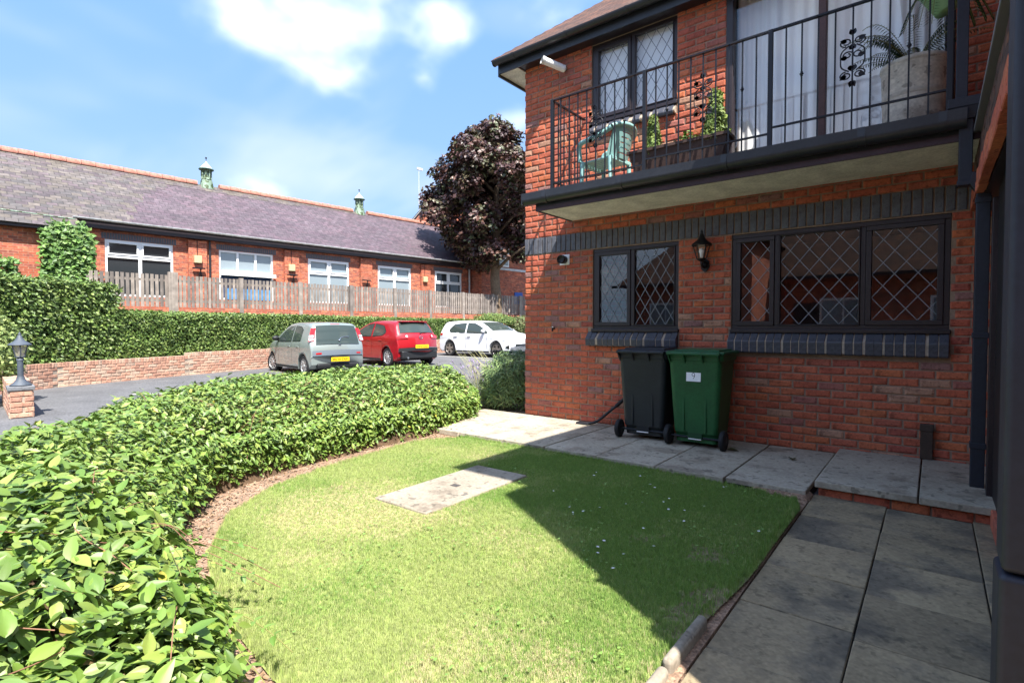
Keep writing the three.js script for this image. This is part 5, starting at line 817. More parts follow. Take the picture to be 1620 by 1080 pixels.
// ---------------------------------------------------------------- on the balcony
{
  const c = thing('garden_chair', 'pale green plastic garden chair on the balcony', 'chair', [-3.0, 2.722, -5.53], Math.PI - 0.1), m = std('#86b2b0', { roughness: 0.5 });
  c.scale.setScalar(0.93);
  for (const [x, z] of [[0.2, 0.23], [0.2, -0.23], [-0.2, 0.21], [-0.2, -0.21]]) obj('leg', [taper([V(x * 1.12, 0, z * 1.08), V(x, 0.22, z), V(x * 0.96, 0.42, z * 0.97)], 0.018, 0.03, 6, 8)], m, c);
  const seat = []; for (let i = 0; i < 7; i++) seat.push(rbx(-0.2, 0.23, 0.405, 0.43, -0.205 + i * 0.06, -0.155 + i * 0.06, 0.008)); seat.push(rbx(0.2, 0.245, 0.37, 0.43, -0.22, 0.22, 0.012), rbx(-0.22, -0.18, 0.38, 0.43, -0.21, 0.21, 0.012)); obj('seat', seat, m, c);
  const back = [], bxz = (y, z) => -0.22 - (y - 0.42) * 0.3 + 0.16 * (z / 0.25) ** 2 * 0.6, strip = (y0, y1, z0, z1) => { const P = [], n = 8, q = (a, b, d, e) => P.push(...a, ...b, ...d, ...a, ...d, ...e), pt = (y, z, o) => [bxz(y, z) + o, y, z]; for (let k = 0; k < n; k++) { const a = mix(z0, z1, k / n), b = mix(z0, z1, (k + 1) / n); q(pt(y0, a, 0), pt(y0, b, 0), pt(y1, b, 0), pt(y1, a, 0)); q(pt(y0, b, -0.014), pt(y0, a, -0.014), pt(y1, a, -0.014), pt(y1, b, -0.014)); q(pt(y1, a, 0), pt(y1, b, 0), pt(y1, b, -0.014), pt(y1, a, -0.014)); q(pt(y0, a, -0.014), pt(y0, b, -0.014), pt(y0, b, 0), pt(y0, a, 0)); } const g = new THREE.BufferGeometry(); g.setAttribute('position', new THREE.Float32BufferAttribute(P, 3)); g.computeVertexNormals(); return g; };
  back.push(strip(0.42, 0.76, -0.22, -0.105), strip(0.42, 0.76, 0.105, 0.22), strip(0.76, 0.8, -0.23, 0.23), strip(0.42, 0.47, -0.105, 0.105)); for (let i = 0; i < 5; i++) back.push(strip(0.487 + i * 0.056, 0.526 + i * 0.056, -0.105, 0.105));
  const tp = []; for (let k = 0; k <= 10; k++) { const z = mix(-0.25, 0.25, k / 10); tp.push(V(bxz(0.8, z) - 0.01, 0.79 - 0.05 * (z / 0.26) ** 4, z)); } back.push(tube(tp, 0.026, 16, 8)); obj('backrest', back, m, c);
  for (const s of [-1, 1]) obj('arm', [tube([V(-0.24, 0.74, s * 0.24), V(-0.1, 0.68, s * 0.275), V(0.1, 0.65, s * 0.275), V(0.215, 0.62, s * 0.265), V(0.225, 0.42, s * 0.24)], 0.03, 20, 8)], m, c);
}
function conifer(parent, x, y, z, h, rad, seed, cols) {
  const R = rng(seed), it = [], g = clusterGeo(6, 0.02, 0.045, 0.012, R); for (let i = 0; i < 900; i++) { const t = R(), rr = rad * (1 - t * 0.92) * Math.sqrt(0.25 + 0.75 * R()), a = R() * 6.283, n = V(Math.cos(a), 0.5, Math.sin(a)).normalize(); it.push([aim(V(x + Math.cos(a) * rr, y + t * h, z + Math.sin(a) * rr), n, R() * 6, 0.8 + R() * 0.6), pick(R, cols).clone().multiplyScalar(0.7 + R() * 0.6)]); } instanced('foliage', g, M.leafMatte, it, parent); obj('stem', taper([V(x, y - 0.05, z), V(x, y + h * 0.8, z)], 0.012, 0.003, 3, 6), M.twig, parent);
}
{
  const p = thing('trough_planter', 'long brown trough planter behind the balcony railing', 'planter', [-2.1, 2.885, -5.42]); const sh = (y0, y1, a, b) => { const g = box(1, 1, 1), q = g.attributes.position; for (let i = 0; i < q.count; i++) { const t = q.getY(i) > 0; q.setXYZ(i, q.getX(i) * (t ? b[0] : a[0]), t ? y1 : y0, q.getZ(i) * (t ? b[1] : a[1])); } g.computeVertexNormals(); return g; };
  const br = std('#4a3630', { roughness: 0.7, map: T.grain }); obj('trough', sh(0, 0.19, [0.92, 0.16], [1.02, 0.22]), br, p); obj('rim', [bx(-0.53, 0.53, 0.185, 0.215, -0.125, -0.1), bx(-0.53, 0.53, 0.185, 0.215, 0.1, 0.125), bx(-0.53, -0.5, 0.185, 0.215, -0.1, 0.1), bx(0.5, 0.53, 0.185, 0.215, -0.1, 0.1)], br, p); obj('compost', bx(-0.5, 0.5, 0.187, 0.2, -0.1, 0.1), M.soil, p);
  const cols = [lin(0.12, 0.2, 0.03), lin(0.17, 0.26, 0.04), lin(0.22, 0.3, 0.05)];
  const a = thing('dwarf_conifer', 'slim dwarf conifer growing at the left end of the trough planter', 'plant', [-2.38, 3.08, -5.42]); conifer(a, 0, 0, 0, 0.36, 0.095, 81, cols);
  const b = thing('dwarf_conifer', 'taller bushy dwarf conifer growing at the right end of the trough planter', 'plant', [-1.74, 3.08, -5.45]); conifer(b, 0, 0, 0, 0.46, 0.14, 82, cols);
  const c = thing('leafy_plant', 'low leafy bedding plant in the middle of the trough planter', 'plant', [-2.02, 3.08, -5.42]); const R = rng(83), it = []; for (let i = 0; i < 70; i++) { const aa = R() * 6.28, rr = R() * 0.1; it.push([aim(V(Math.cos(aa) * rr * 1.4, 0.02 + R() * 0.1, Math.sin(aa) * rr), V(Math.cos(aa) * 0.6, 1, Math.sin(aa) * 0.6).normalize(), R() * 6, 1), lin(0.16, 0.3, 0.05).multiplyScalar(0.7 + R() * 0.6)]); } instanced('foliage', leafGeo(0.055, 0.04), M.leafMatte, it, c); obj('stem', taper([V(0, -0.03, 0), V(0, 0.06, 0)], 0.008, 0.004, 3, 5), M.stemGreen, c);
}
{
  const p = thing('large_pot', 'large round pale stone pot at the right end of the balcony', 'pot', [-0.165, 2.722, -5.55]); obj('bowl', lathe([[0, 0], [0.19, 0], [0.205, 0.05], [0.215, 0.3], [0.225, 0.62], [0.235, 0.63], [0.235, 0.66], [0.21, 0.665], [0.2, 0.6], [0, 0.6]], 32), std('#dcd8d0', { roughness: 0.85, map: T.slab }), p); obj('band', lathe([[0.212, 0.36], [0.222, 0.37], [0.222, 0.4], [0.216, 0.405]], 32), std('#d2cec6', { roughness: 0.85, map: T.slab }), p); obj('compost', NI(new THREE.CylinderGeometry(0.2, 0.2, 0.01, 24)).translate(0, 0.62, 0), M.soil, p);
  const f = thing('fern', 'dark green fern with arching fronds in the large pale pot', 'fern', [-0.165, 3.36, -5.55]), R = rng(84), lg = leafLow(0.07, 0.014);
  for (let k = 0; k < 20; k++) {
    const a = R() * 6.28, L = 0.3 + R() * 0.25, rise = 0.16 + R() * 0.2, P = []; for (let i = 0; i <= 10; i++) { const t = i / 10; P.push(V(Math.cos(a) * L * t, rise * Math.sin(t * 2.1) , Math.sin(a) * L * t * 0.75)); }
    const fr = part('frond', f); obj('midrib', tube(P, 0.0025, 14, 4), M.stemGreen, fr); const gs = [], c = new THREE.CatmullRomCurve3(P); for (let i = 1; i < 26; i++) { const q = c.getPointAt(i / 26), tg = c.getTangentAt(i / 26); for (const s of [-1, 1]) { const g = lg.clone(); const sc = Math.sin(Math.PI * (0.12 + 0.85 * i / 26)); g.scale(sc, sc, sc); g.rotateZ(-0.25); g.rotateY(-Math.atan2(tg.z, tg.x) + s * 1.15); g.translate(q.x, q.y, q.z); gs.push(g); } } const m = new THREE.Mesh(mergeGeometries(gs), std(lin(0.035, 0.075, 0.03), { roughness: 0.6 })); m.name = 'leaflets'; m.castShadow = m.receiveShadow = true; fr.add(m);
  }
  const h = thing('green_pot', 'pale green pot hanging at the top right of the balcony', 'pot', [0.0, 3.80, -5.42]), gp = lathe([[0, -0.12], [0.08, -0.12], [0.12, 0.1], [0.128, 0.1], [0.128, 0.13], [0.115, 0.13], [0.11, 0.09], [0, 0.09]], 24); gp.rotateZ(0.35); obj('pot', gp, std('#9fce96', { roughness: 0.45 }), h); obj('hanger', [tube([V(-0.1, 0.09, 0), V(0.0, 0.5, 0), V(0.12, 0.16, 0)], 0.004, 14, 4)], M.iron, h);
  const tr = thing('trailing_fern', 'dark trailing fern spilling from the pale green hanging pot', 'fern', [0.0, 3.87, -5.42]); for (let k = 0; k < 12; k++) { const a = R() * 6.28, L = 0.2 + R() * 0.15, P = []; for (let i = 0; i <= 8; i++) { const t = i / 8; P.push(V(Math.cos(a) * L * t, 0.08 * Math.sin(t * 3) - 0.32 * t * t, Math.sin(a) * L * 0.6 * t)); } const fr = part('frond', tr); obj('midrib', tube(P, 0.0025, 10, 4), M.stemGreen, fr); const gs = [], c = new THREE.CatmullRomCurve3(P); for (let i = 1; i < 18; i++) { const q = c.getPointAt(i / 18), tg = c.getTangentAt(i / 18); for (const s of [-1, 1]) { const g = lg.clone(); g.rotateZ(-0.4); g.rotateY(-Math.atan2(tg.z, tg.x) + s * 1.15); g.translate(q.x, q.y, q.z); gs.push(g); } } const m = new THREE.Mesh(mergeGeometries(gs), std(lin(0.04, 0.085, 0.035), { roughness: 0.6 })); m.name = 'leaflets'; m.castShadow = m.receiveShadow = true; fr.add(m); }
}

// ---------------------------------------------------------------- the leafy hedge round the lawn
const HEDGE = [[-4.85, -5.35], [-4.62, -4.4], [-4.58, -3.4], [-4.48, -2.5], [-4.25, -1.75], [-3.62, -1.27], [-2.95, -0.99], [-2.4, -0.88], [-1.95, -0.82], [-1.62, -0.72], [-1.3, -0.35], [-1.2, 0.2], [-1.6, 0.62], [-2.6, 0.55], [-3.7, 0.05], [-4.75, -0.62], [-5.7, -1.3], [-6.55, -2.5], [-6.78, -3.6], [-6.72, -4.9], [-6.4, -5.95], [-5.4, -5.95]];
const hedgeH = (x, z) => { const d = edgeDist(x, z, HEDGE); if (!inPoly(x, z, HEDGE)) return -1; const near = sstep(-2.6, -1.3, x); return (0.60 - 0.16 * near) * Math.pow(clamp(d / 0.42), 0.45) + 0.2 * (fbm2(x * 1.9, z * 1.9, 4, 11) - 0.5) * clamp(d / 0.25) + 0.07 * (fbm2(x * 6, z * 6, 2, 14) - 0.5) * clamp(d / 0.15); };
{
  const hg = thing('leafy_hedge', 'broad low bright green leafy hedge curving round the lawn', 'hedge'), R = rng(91);
  // woody inside
  const n = 110, g = new THREE.PlaneGeometry(6.2, 7.2, n, n); g.rotateX(-Math.PI / 2); g.translate(-3.95, 0, -2.6); const p = g.attributes.position; for (let i = 0; i < p.count; i++) { const h = hedgeH(p.getX(i), p.getZ(i)); p.setY(i, h < 0 ? -0.12 : Math.max(-0.12, h - 0.2)); } g.computeVertexNormals(); obj('twigs', g, M.twig, hg);
  const greens = [lin(0.155, 0.26, 0.04), lin(0.19, 0.305, 0.05), lin(0.115, 0.215, 0.032), lin(0.24, 0.34, 0.062), lin(0.17, 0.28, 0.05), lin(0.28, 0.36, 0.072)], yellow = lin(0.45, 0.42, 0.06);
  const gNear = [0, 1, 2, 3].map((i) => leafGeo(1, 0.40 + 0.05 * i, 0.22 + 0.1 * i, 0.04 + 0.08 * i)), gFar = leafLow(1, 0.46);
  const all = [], E = 0.03, nrm = V(0, 0, 0);
  const put = (x, z, drop, size) => {
    const h = hedgeH(x, z); if (h < 0.02) return; const hx = (hedgeH(x + E, z) - hedgeH(x - E, z)) / (2 * E), hz = (hedgeH(x, z + E) - hedgeH(x, z - E)) / (2 * E); nrm.set(-clamp(hx, -2.5, 2.5), 1, -clamp(hz, -2.5, 2.5)).normalize();
    const pos = V(x, h, z).addScaledVector(nrm, 0.035 - drop), nn = nrm.clone().multiplyScalar(0.75).add(V((R() - 0.5) * 2.1, 0.2 + R() * 0.6, (R() - 0.5) * 2.1)).normalize();
    all.push({ pos, nn, spin: R() * 6.283, s: size * (0.35 + Math.pow(R(), 1.1) * 1.05), c: (R() < 0.01 ? yellow : R() < 0.012 ? lin(0.22, 0.15, 0.07) : pick(R, greens)).clone().multiplyScalar(0.62 + R() * 0.55), d: pos.distanceTo(camera.position) });
  };
  for (let i = 0; i < 135000; i++) { const x = -6.85 + R() * 5.7, z = -6.0 + R() * 6.65; if (!inPoly(x, z, HEDGE)) continue; const d = Math.hypot(x, z); if (R() > (d < 3 ? 1 : 1)) continue; put(x, z, Math.pow(R(), 1.1) * 0.17 - (R() < 0.12 ? R() * 0.05 : 0), 0.07 - 0.012 * sstep(1.6, 4.2, d)); }
  for (let i = 0; i < 190000; i++) { const x = -6.85 + R() * 5.7, z = -6.0 + R() * 6.65; if (!inPoly(x, z, HEDGE)) continue; const d = edgeDist(x, z, HEDGE); if (d > 0.34 || R() < d * 1.8) continue; put(x, z, Math.pow(R(), 1.1) * 0.13, 0.07 - 0.012 * sstep(1.6, 4.2, Math.hypot(x, z))); }
  // the steep lawn-side face
  for (let i = 0; i < HEDGE.length; i++) { const [ax, az] = HEDGE[i], [bx2, bz] = HEDGE[(i + 1) % HEDGE.length], L = Math.hypot(bx2 - ax, bz - az), nx = -(bz - az) / L, nz = (bx2 - ax) / L; const cnt = Math.floor(L * 1350); for (let k = 0; k < cnt; k++) { const t = R(), q = R(), ins = 0.02 + 0.07 * R() * (1.1 - q) + 0.05 * R(), x0 = mix(ax, bx2, t), z0 = mix(az, bz, t), sg = inPoly(x0 + nx * 0.1, z0 + nz * 0.1, HEDGE) ? 1 : -1, x = x0 + nx * sg * ins, z = z0 + nz * sg * ins, hm = Math.max(0.1, hedgeH(x0 + nx * sg * 0.14, z0 + nz * sg * 0.14)); const bul = 0.13 * (fbm2(x0 * 4, z0 * 4 + q * 3, 3, 12) - 0.35); const pos = V(x - nx * sg * bul, -0.03 + q * hm, z - nz * sg * bul), nn = V(-nx * sg * 0.8 + (R() - 0.5) * 1.3, 0.55 + R() * 0.5, -nz * sg * 0.8 + (R() - 0.5) * 1.3).normalize(); all.push({ pos, nn, spin: R() * 6.283, s: 0.064 * (0.4 + R() * 0.8), c: pick(R, greens).clone().multiplyScalar(0.72 + R() * 0.45), d: pos.distanceTo(camera.position) }); } }
  const vis = (o) => { const v = o.pos.clone().project(camera); return Math.abs(v.x) < 1.02 && Math.abs(v.y) < 1.02 && v.z < 1; };
  all.forEach((o) => { o.k = (vis(o) ? 1 : 0.01) * o.s / o.d; }); all.sort((a, b) => b.k - a.k);
  const near = [], far = []; const mats = greens.map((c) => leafMat({ color: c })).concat([leafMat({ color: yellow })]);
  all.forEach((o, i) => {
    const m = aim(o.pos, o.nn, o.spin, o.s);
    if (i < 300) { const q = new THREE.Mesh(gNear[i % 4], mats[i % mats.length === 6 && i % 5 ? 2 : i % mats.length]); q.name = 'leaf'; q.applyMatrix4(m); q.castShadow = q.receiveShadow = true; hg.add(q); }
    else (o.d < 3.2 ? near : far).push([m, o.c]);
  });
  const half = Math.ceil(near.length / 2); instanced('leaves', gNear[1], M.leaf, near.slice(0, half), hg); instanced('leaves', gNear[3], M.leaf, near.slice(half), hg); instanced('leaves', gFar, M.leaf, far, hg);
  // long reddish shoots arching over the leaves
  const shoot = (x, z, a, L, lift) => { const P = []; for (let i = 0; i <= 6; i++) { const t = i / 6, px = x + Math.cos(a) * L * t, pz = z + Math.sin(a) * L * t, h = Math.max(hedgeH(px, pz), 0.03); P.push(V(px, mix(Math.max(hedgeH(x, z), 0.1), h, t) + lift * Math.sin(t * 2.6) + 0.03, pz)); } const st = obj('shoot', tube(P, 0.0017, 16, 5), R() < 0.6 ? M.stem : M.stemGreen, hg); const c = new THREE.CatmullRomCurve3(P); for (let k = 3; k < 9; k++) for (const s of [-1, 1]) { if (R() < 0.35) continue; const q = c.getPointAt(k / 9); const m = new THREE.Mesh(gNear[k % 4], mats[(k + 1) % 6]); m.name = 'shoot_leaf'; m.castShadow = true; m.applyMatrix4(aim(q, V((R() - 0.5) * 0.8, 1, (R() - 0.5) * 0.8).normalize(), -a + s * 1.1, 0.03 + R() * 0.02)); st.add(m); } };
  for (let i = 0; i < 64; i++) { const e = HEDGE[1 + Math.floor(R() * 20)], t = 0.1 + R() * 0.35, x = mix(e[0], -4.6 + (e[0] > -3.6 ? 1.6 : -0.9), t), z = mix(e[1], e[0] > -3.6 ? -0.2 : -3.3, t); if (!inPoly(x, z, HEDGE)) continue; shoot(x, z, R() * 6.283, 0.25 + R() * 0.3, 0.01 + R() * 0.035); }
  shoot(-2.55, -0.85, -0.9, 0.36, 0.02); shoot(-2.9, -0.95, -1.1, 0.4, 0.03); shoot(-2.05, -0.78, -0.5, 0.36, 0.05); shoot(-1.85, -0.72, -0.15, 0.4, 0.05);
}
// dead leaves and bits on the soil strip
{
  const R = rng(95), it = [], g = leafGeo(1, 0.5, 0.5, 0.3), cols = [lin(0.3, 0.19, 0.1), lin(0.22, 0.13, 0.07), lin(0.36, 0.27, 0.17)]; for (let i = 0; i < 600; i++) { const k = Math.floor(R() * 8), [ax, az] = HEDGE[k], [bx2, bz] = HEDGE[k + 1], t = R(), x = mix(ax, bx2, t) + (R() - 0.2) * 0.22, z = mix(az, bz, t) - (R() - 0.25) * 0.16; it.push([new THREE.Matrix4().compose(V(x, -0.05 + R() * 0.01, z), new THREE.Quaternion().setFromEuler(new THREE.Euler((R() - 0.5) * 1, R() * 6, (R() - 0.5) * 1)), V(1, 1, 1).multiplyScalar(0.012 + R() * 0.028)), pick(R, cols)]); } const o = instanced('leaf_litter', g, M.leafMatte, it, scene); o.userData.label = 'brown fallen leaves on the bare soil under the hedge'; o.userData.category = 'leaf litter';
  const peb = [], pg = new THREE.IcosahedronGeometry(1, 0); pg.scale(1, 0.6, 0.8); for (let i = 0; i < 1600; i++) { const k = Math.floor(R() * 8), [ax, az] = HEDGE[k], [bx2, bz] = HEDGE[k + 1], t = R(), x = mix(ax, bx2, t) + (R() - 0.15) * 0.3, z = mix(az, bz, t) - (R() - 0.3) * 0.2; if (inPoly(x, z, LAWN)) continue; peb.push([new THREE.Matrix4().compose(V(x, -0.053, z), new THREE.Quaternion().setFromEuler(new THREE.Euler(R() * 6, R() * 6, R())), V(1, 1, 1).multiplyScalar(0.003 + R() * R() * 0.014)), lin(0.26, 0.2, 0.15).multiplyScalar(0.6 + R() * 0.8)]); } const pb = instanced('pebbles', pg, std('#ffffff', { roughness: 0.95 }), peb, scene); pb.userData.label = 'small stones on the bare soil beside the lawn'; pb.userData.category = 'pebbles';
}
// daisies
{
  const R = rng(96), it = [], g = mergeGeometries([0, 1, 2, 3, 4, 5, 6].map((k) => { const q = leafLow(1, 0.6, 0.1); q.rotateZ(0.15); q.rotateY(k * 0.8976); return q; })); const spots = [[-1.55, -3.9], [-1.9, -3.6], [-1.4, -3.2], [-1.7, -2.8], [-1.3, -2.6], [-2.2, -3.0], [-1.1, -3.5], [-1.0, -3.9], [-2.4, -3.9]]; for (let i = 0; i < 34; i++) { const [a, b] = pick(R, spots); const x = a + (R() - 0.5) * 0.8, z = b + (R() - 0.5) * 0.7; if (!inPoly(x, z, LAWN) || coverHole(x, z)) continue; it.push([new THREE.Matrix4().compose(V(x, -0.012 + R() * 0.01, z), new THREE.Quaternion().setFromEuler(new THREE.Euler((R() - 0.5) * 0.5, R() * 6, (R() - 0.5) * 0.5)), V(1, 1, 1).multiplyScalar(0.007 + R() * 0.006)), lin(0.75, 0.75, 0.72)]); } const o = instanced('daisies', g, std('#ffffff', { roughness: 0.8 }), it, scene); o.userData.label = 'tiny white daisies dotted over the shaded lawn'; o.userData.category = 'daisies';
}
[['curled brown dead leaf on the path near the green bin', [-1.53, 0.004, -5.42], 0.4], ['curled brown dead leaf on the path near the step', [-1.0, 0.004, -5.4], 1.7]].forEach(([l, p, a]) => { const t = thing('dead_leaf', l, 'leaf', p, a); const g = leafGeo(0.11, 0.07, 0.6, 0.1); g.translate(-0.05, 0.01, 0); const m = new THREE.Mesh(g, std('#4b4a26', { roughness: 0.9 })); m.name = 'blade'; m.castShadow = true; t.add(m); obj('stalk', tube([V(-0.05, 0.01, 0), V(-0.075, 0.012, 0.004), V(-0.095, 0.006, 0.012)], 0.0018, 6, 4), M.twig, t); });

// ---------------------------------------------------------------- clipped hedges behind the low wall
function hedgeAlong(name, label, line, w0, y0, yTop, seed, cols, dens, sc) {
  const h = thing(name, label, 'hedge'), R = rng(seed), it = [], core = [], g = clusterGeo(7, 0.06, 0.075, 0.04, R);
  for (let i = 0; i < line.length - 1; i++) {
    const [ax, az] = line[i], [bx2, bz] = line[i + 1], L = Math.hypot(bx2 - ax, bz - az), dx = (bx2 - ax) / L, dz = (bz - az) / L, nx = -dz, nz = dx, flip = nx > 0 ? 1 : -1, fx = nx * flip, fz = nz * flip, B = (u, v) => [ax + dx * u - fx * v, az + dz * u - fz * v];
    const c = poly([B(0, 0.2), B(L, 0.2), B(L, w0 - 0.15), B(0, w0 - 0.15)], y0, yTop - 0.2); core.push(c);
    const wob = (u, v) => 0.1 * (fbm2((u + i * 7) * 1.3, v * 1.5, 3, seed) - 0.5);
    const nf = Math.floor(L * (yTop - y0) * dens); for (let k = 0; k < nf; k++) { const u = R() * L, y = mix(y0, yTop, R()), b = wob(u, y) * 1.6 + R() * R() * 0.14, [x, z] = B(u, b); it.push([aim(V(x, y, z), V(fx + (R() - 0.5) * 0.9, 0.35 + (R() - 0.3) * 0.7, fz + (R() - 0.5) * 0.9).normalize(), R() * 6.28, sc * (0.7 + R() * 0.6)), pick(R, cols).clone().multiplyScalar(0.7 + R() * 0.6)]); }
    const nt = Math.floor(L * w0 * dens * 0.9); for (let k = 0; k < nt; k++) { const u = R() * L, v = R() * w0, [x, z] = B(u, v); it.push([aim(V(x, yTop + wob(u, v + 9) - R() * R() * 0.1, z), V((R() - 0.5) * 0.9, 1, (R() - 0.5) * 0.9).normalize(), R() * 6.28, sc * (0.7 + R() * 0.6)), pick(R, cols).clone().multiplyScalar(0.75 + R() * 0.6)]); }
  }
  obj('twigs', core, M.twig, h); instanced('foliage', g, M.leafDark, it, h); return h;
}
const hc = [lin(0.092, 0.162, 0.03), lin(0.118, 0.20, 0.037), lin(0.07, 0.13, 0.024), lin(0.155, 0.235, 0.048), lin(0.20, 0.27, 0.065)];
hedgeAlong('clipped_hedge', 'long clipped hedge on the low brick wall behind the cars', [[-15.72, -4.1], [-16.25, -5.9], [-17.0, -8.6], [-17.85, -12], [-18.35, -16], [-18.65, -22]], 1.7, 0.3, 1.56, 101, hc, 460, 1.1);
hedgeAlong('clipped_hedge', 'taller rounded hedge at the left behind the drive lamp', [[-13.2, 0.6], [-15.2, -2.9], [-15.75, -4.25]], 2.2, 0.3, 2.2, 102, hc, 560, 1.0);
function bush(name, label, cat, pos, rx, ry, rz, n, cols, cl, sc, seed, mat = M.leafMatte) {
  const b = thing(name, label, cat, pos), R = rng(seed), it = []; for (let i = 0; i < n; i++) { const a = R() * 6.283, e = Math.acos(1 - R() * 1.5), k = 0.72 + 0.3 * Math.sqrt(R()) + 0.22 * (fbm3(Math.cos(a) * 2, e * 2, Math.sin(a) * 2 + seed, 3) - 0.5), d = V(Math.sin(e) * Math.cos(a), Math.cos(e), Math.sin(e) * Math.sin(a)); it.push([aim(V(d.x * rx * k, ry * 0.4 + d.y * ry * 0.6 * k, d.z * rz * k), d.clone().add(V((R() - 0.5) * 0.9, 0.4, (R() - 0.5) * 0.9)).normalize(), R() * 6.28, sc * (0.7 + R() * 0.6)), pick(R, cols).clone().multiplyScalar(0.7 + R() * 0.6)]); }
  instanced('foliage', cl, mat, it, b); const core = NI(new THREE.IcosahedronGeometry(1, 2)); core.scale(rx * 0.5, ry * 0.36, rz * 0.5); core.translate(0, ry * 0.42, 0); obj('twigs', core, M.twig, b); return b;
}
{
  const R = rng(110), cl = clusterGeo(7, 0.06, 0.075, 0.04, R);
  bush('round_bush', 'pale green rounded bush at the left edge behind the drive lamp', 'bush', [-12.6, 0.1, -1.25], 0.8, 1.5, 0.7, 900, [lin(0.2, 0.27, 0.07), lin(0.26, 0.33, 0.1), lin(0.16, 0.24, 0.06)], cl, 1.1, 111);
  bush('bank_shrub', 'low green shrub on the bank at the foot of the copper tree', 'shrub', [-18.9, 1.35, -21.6], 1.5, 0.55, 1.4, 900, hc, cl, 1.3, 112);
  bush('bank_shrub', 'second low shrub on the bank right of the copper tree trunk', 'shrub', [-17.6, 0.9, -23.5], 1.4, 0.9, 1.2, 900, [lin(0.12, 0.17, 0.05), lin(0.17, 0.2, 0.08)], cl, 1.3, 113);
  // ivy on the corner of the school
  const s = thing('ivy', 'thick ivy climbing the corner of the school by the fence', 'ivy', [-22, 0, -10], TH), it = [], gc = clusterGeo(6, 0.09, 0.12, 0.1, R), ic = [lin(0.09, 0.19, 0.035), lin(0.13, 0.25, 0.05), lin(0.07, 0.15, 0.03), lin(0.16, 0.26, 0.06)];
  for (let i = 0; i < 1500; i++) { const t = R(), w = mix(0.62, 0.5, t) + 0.22 * (fbm2(t * 5, 2, 3, 7) - 0.5), x = -5.45 + (R() - 0.5) * 2 * w + (t > 0.8 ? 0.2 * (R() - 0.5) : 0), y = 1.6 + t * 2.75 + (R() < 0.1 ? R() * 0.3 : 0), z = 0.6 + 0.42 * Math.sqrt(Math.max(0, 1 - ((x + 5.45) / 0.85) ** 2)) * (0.5 + 0.5 * R()); it.push([aim(V(x, y, z), V((R() - 0.5) * 0.8, 0.45, 1).normalize(), R() * 6.28, 0.8 + R() * 0.5), pick(R, ic).clone().multiplyScalar(0.75 + R() * 0.5)]); }
  instanced('foliage', gc, M.leafDark, it, s); obj('stems', [taper([V(-5.6, 1.4, 0.65), V(-5.5, 2.8, 0.72), V(-5.9, 3.9, 0.7)], 0.05, 0.02), taper([V(-5.3, 1.4, 0.66), V(-5.2, 3.0, 0.75), V(-5.0, 4.2, 0.7)], 0.05, 0.02)], M.bark, s);
  const q = thing('wall_shrub', 'sparse small shrub against the school wall left of the ivy', 'shrub', [-22, 0, -10], TH), it2 = []; for (let i = 0; i < 130; i++) { const t = R(); it2.push([aim(V(-6.75 + (R() - 0.5) * (0.7 - t * 0.4) - t * 0.2, 1.9 + t * 1.3, 0.85 + R() * 0.3), V(R() - 0.5, 0.6, 0.8).normalize(), R() * 6, 0.8 + R() * 0.4), pick(R, ic)]); } instanced('foliage', gc, M.leafDark, it2, q); obj('stems', [taper([V(-6.7, 1.4, 0.9), V(-6.8, 2.4, 1.0), V(-7.0, 3.2, 1.0)], 0.03, 0.008)], M.bark, q);
}
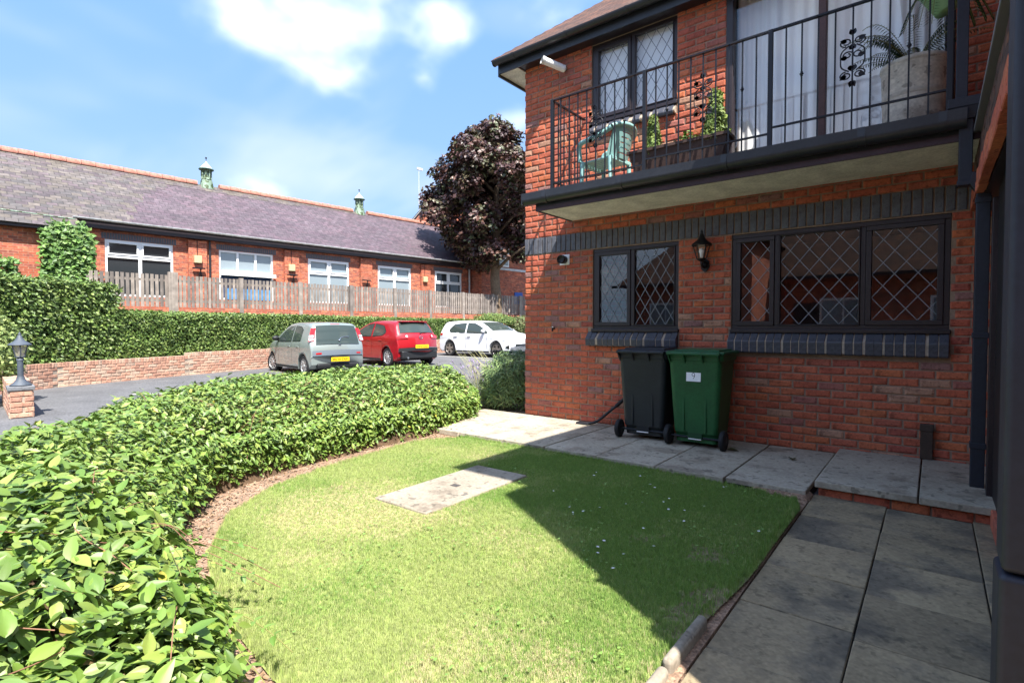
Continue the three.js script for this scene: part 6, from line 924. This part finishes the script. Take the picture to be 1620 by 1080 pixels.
// shrubs and lavender at the corner of the house
{
  const R = rng(120), cl = clusterGeo(8, 0.05, 0.085, 0.013, R);
  bush('corner_shrub', 'feathery green shrub at the corner of the house', 'shrub', [-5.05, -0.02, -6.45], 0.5, 0.85, 0.55, 1100, [lin(0.12, 0.2, 0.06), lin(0.17, 0.25, 0.08), lin(0.09, 0.16, 0.05), lin(0.23, 0.3, 0.1)], cl, 1.1, 121);
  const it = [], l = thing('lavender', 'grey-green lavender with mauve spikes between hedge and shrub', 'lavender', [-5.55, -0.03, -6.25]), fl = [], sg = clusterGeo(5, 0.02, 0.07, 0.008, R);
  for (let i = 0; i < 420; i++) { const a = R() * 6.28, r = Math.sqrt(R()) * 0.4; it.push([aim(V(Math.cos(a) * r, 0.04 + R() * 0.4 * (1 - r), Math.sin(a) * r), V(Math.cos(a) * 0.5, 1, Math.sin(a) * 0.5).normalize(), R() * 6, 1 + R() * 0.5), pick(R, [lin(0.22, 0.27, 0.16), lin(0.28, 0.31, 0.2), lin(0.17, 0.24, 0.1)])]); } instanced('foliage', sg, M.leafMatte, it, l);
  const spikes = []; for (let i = 0; i < 80; i++) { const a = R() * 6.28, r = 0.1 + R() * 0.32, h = 0.42 + R() * 0.3, b = V(Math.cos(a) * r * 0.5, 0.1, Math.sin(a) * r * 0.5), t = V(Math.cos(a) * r * 1.35, h, Math.sin(a) * r * 1.35); spikes.push(cyl(b, t, 0.002, 0.0015, 4, true)); fl.push([aim(t, t.clone().sub(b).normalize(), R() * 6, 1), lin(0.27, 0.22, 0.36).multiplyScalar(0.8 + R() * 0.5)]); } stuff(obj('stalks', spikes, M.stemGreen, l)); const fg = NI(new THREE.IcosahedronGeometry(0.011, 0)); fg.scale(0.9, 2.6, 0.9); fg.translate(0, 0.015, 0); instanced('flower_spikes', fg, std('#ffffff', { roughness: 0.9 }), fl, l);
  // tall seeding grass stems
  const gr = thing('seeding_grass', 'tall thin seeding grass stems by the black rail', 'grass', [-5.6, -0.03, -6.6]), gs = []; for (let i = 0; i < 60; i++) { const a = R() * 6.28, r = 0.1 + R() * 0.3, h = 0.5 + R() * 0.4, lean = V(-0.25 - R() * 0.2, 0, 0.1); gs.push(tube([V(Math.cos(a) * r, 0, Math.sin(a) * r), V(Math.cos(a) * r + lean.x * 0.3, h * 0.6, Math.sin(a) * r), V(Math.cos(a) * r + lean.x, h, Math.sin(a) * r + lean.z)], 0.0022, 8, 4)); } stuff(obj('stems', gs, std('#a9a77c', { roughness: 0.9 }), gr));
}
// ---------------------------------------------------------------- the copper-leaved tree by the school
{
  const t = thing('copper_maple', 'copper-leaved tree with a dark purple rounded crown by the school', 'tree', [-18.9, 1.4, -22.4]), R = rng(131), limbs = [];
  obj('trunk', [taper([V(0, 0, 0), V(0.04, 1.0, 0), V(-0.05, 2.6, 0.05), V(0.02, 4.6, 0), V(0, 7.5, 0)], 0.33, 0.12, 14, 10)], M.bark, t);
  for (let i = 0; i < 13; i++) { const a = i * 2.4 + R(), y = 2.9 + i * 0.38, L = 2.4 + R() * 1.4 - Math.abs(i - 5) * 0.1; const m = obj('limb', taper([V(0, y, 0), V(Math.cos(a) * L * 0.4, y + 0.7, Math.sin(a) * L * 0.4), V(Math.cos(a) * L, y + 1.2 + R() * 0.8, Math.sin(a) * L)], 0.1, 0.02, 6, 6), M.bark, t); }
  const g = clusterGeo(9, 0.18, 0.19, 0.16, R), it = [], cols = [lin(0.068, 0.03, 0.03), lin(0.09, 0.038, 0.033), lin(0.058, 0.028, 0.03), lin(0.12, 0.056, 0.038), lin(0.095, 0.075, 0.036), lin(0.08, 0.088, 0.04)];
  // clumps spread through an uneven crown
  const clumps = []; for (let i = 0; i < 142; i++) { let d; do { d = V(R() * 2 - 1, R() * 2 - 1, R() * 2 - 1); } while (d.lengthSq() > 1); const l = d.length(); d.multiplyScalar(Math.pow(l, -0.45)); const y = d.y, wid = y > 0.2 ? 1 - 0.62 * Math.pow((y - 0.2) / 0.8, 1.2) : 1 - 0.2 * Math.pow((0.2 - y) / 1.2, 2); clumps.push([V(d.x * 3.5 * wid * (y > 0.3 ? 0.9 : 1.08), 6.95 + y * 3.75, d.z * 3.4 * wid), 0.5 + R() * 0.5]); }
  for (const [c, r] of clumps) { const n = Math.floor(46 * r * r / 0.5); for (let k = 0; k < n; k++) { const a = R() * 6.283, u = R() * 2 - 1, q = Math.sqrt(1 - u * u), rr = r * Math.pow(R(), 0.4); const p = V(c.x + Math.cos(a) * q * rr, c.y + u * rr * 0.75, c.z + Math.sin(a) * q * rr); it.push([aim(p, V(Math.cos(a) * q * 0.7, 0.8, Math.sin(a) * q * 0.7).add(V((R() - 0.5), (R() - 0.5), (R() - 0.5))).normalize(), R() * 6.28, 0.75 + R() * 0.5), pick(R, cols).clone().multiplyScalar(0.7 + R() * 0.7)]); } }
  const m = instanced('crown', g, leafMat({ roughness: 0.45, transmission: 0.2 }), it, t);
}
renderer.render(scene, camera);
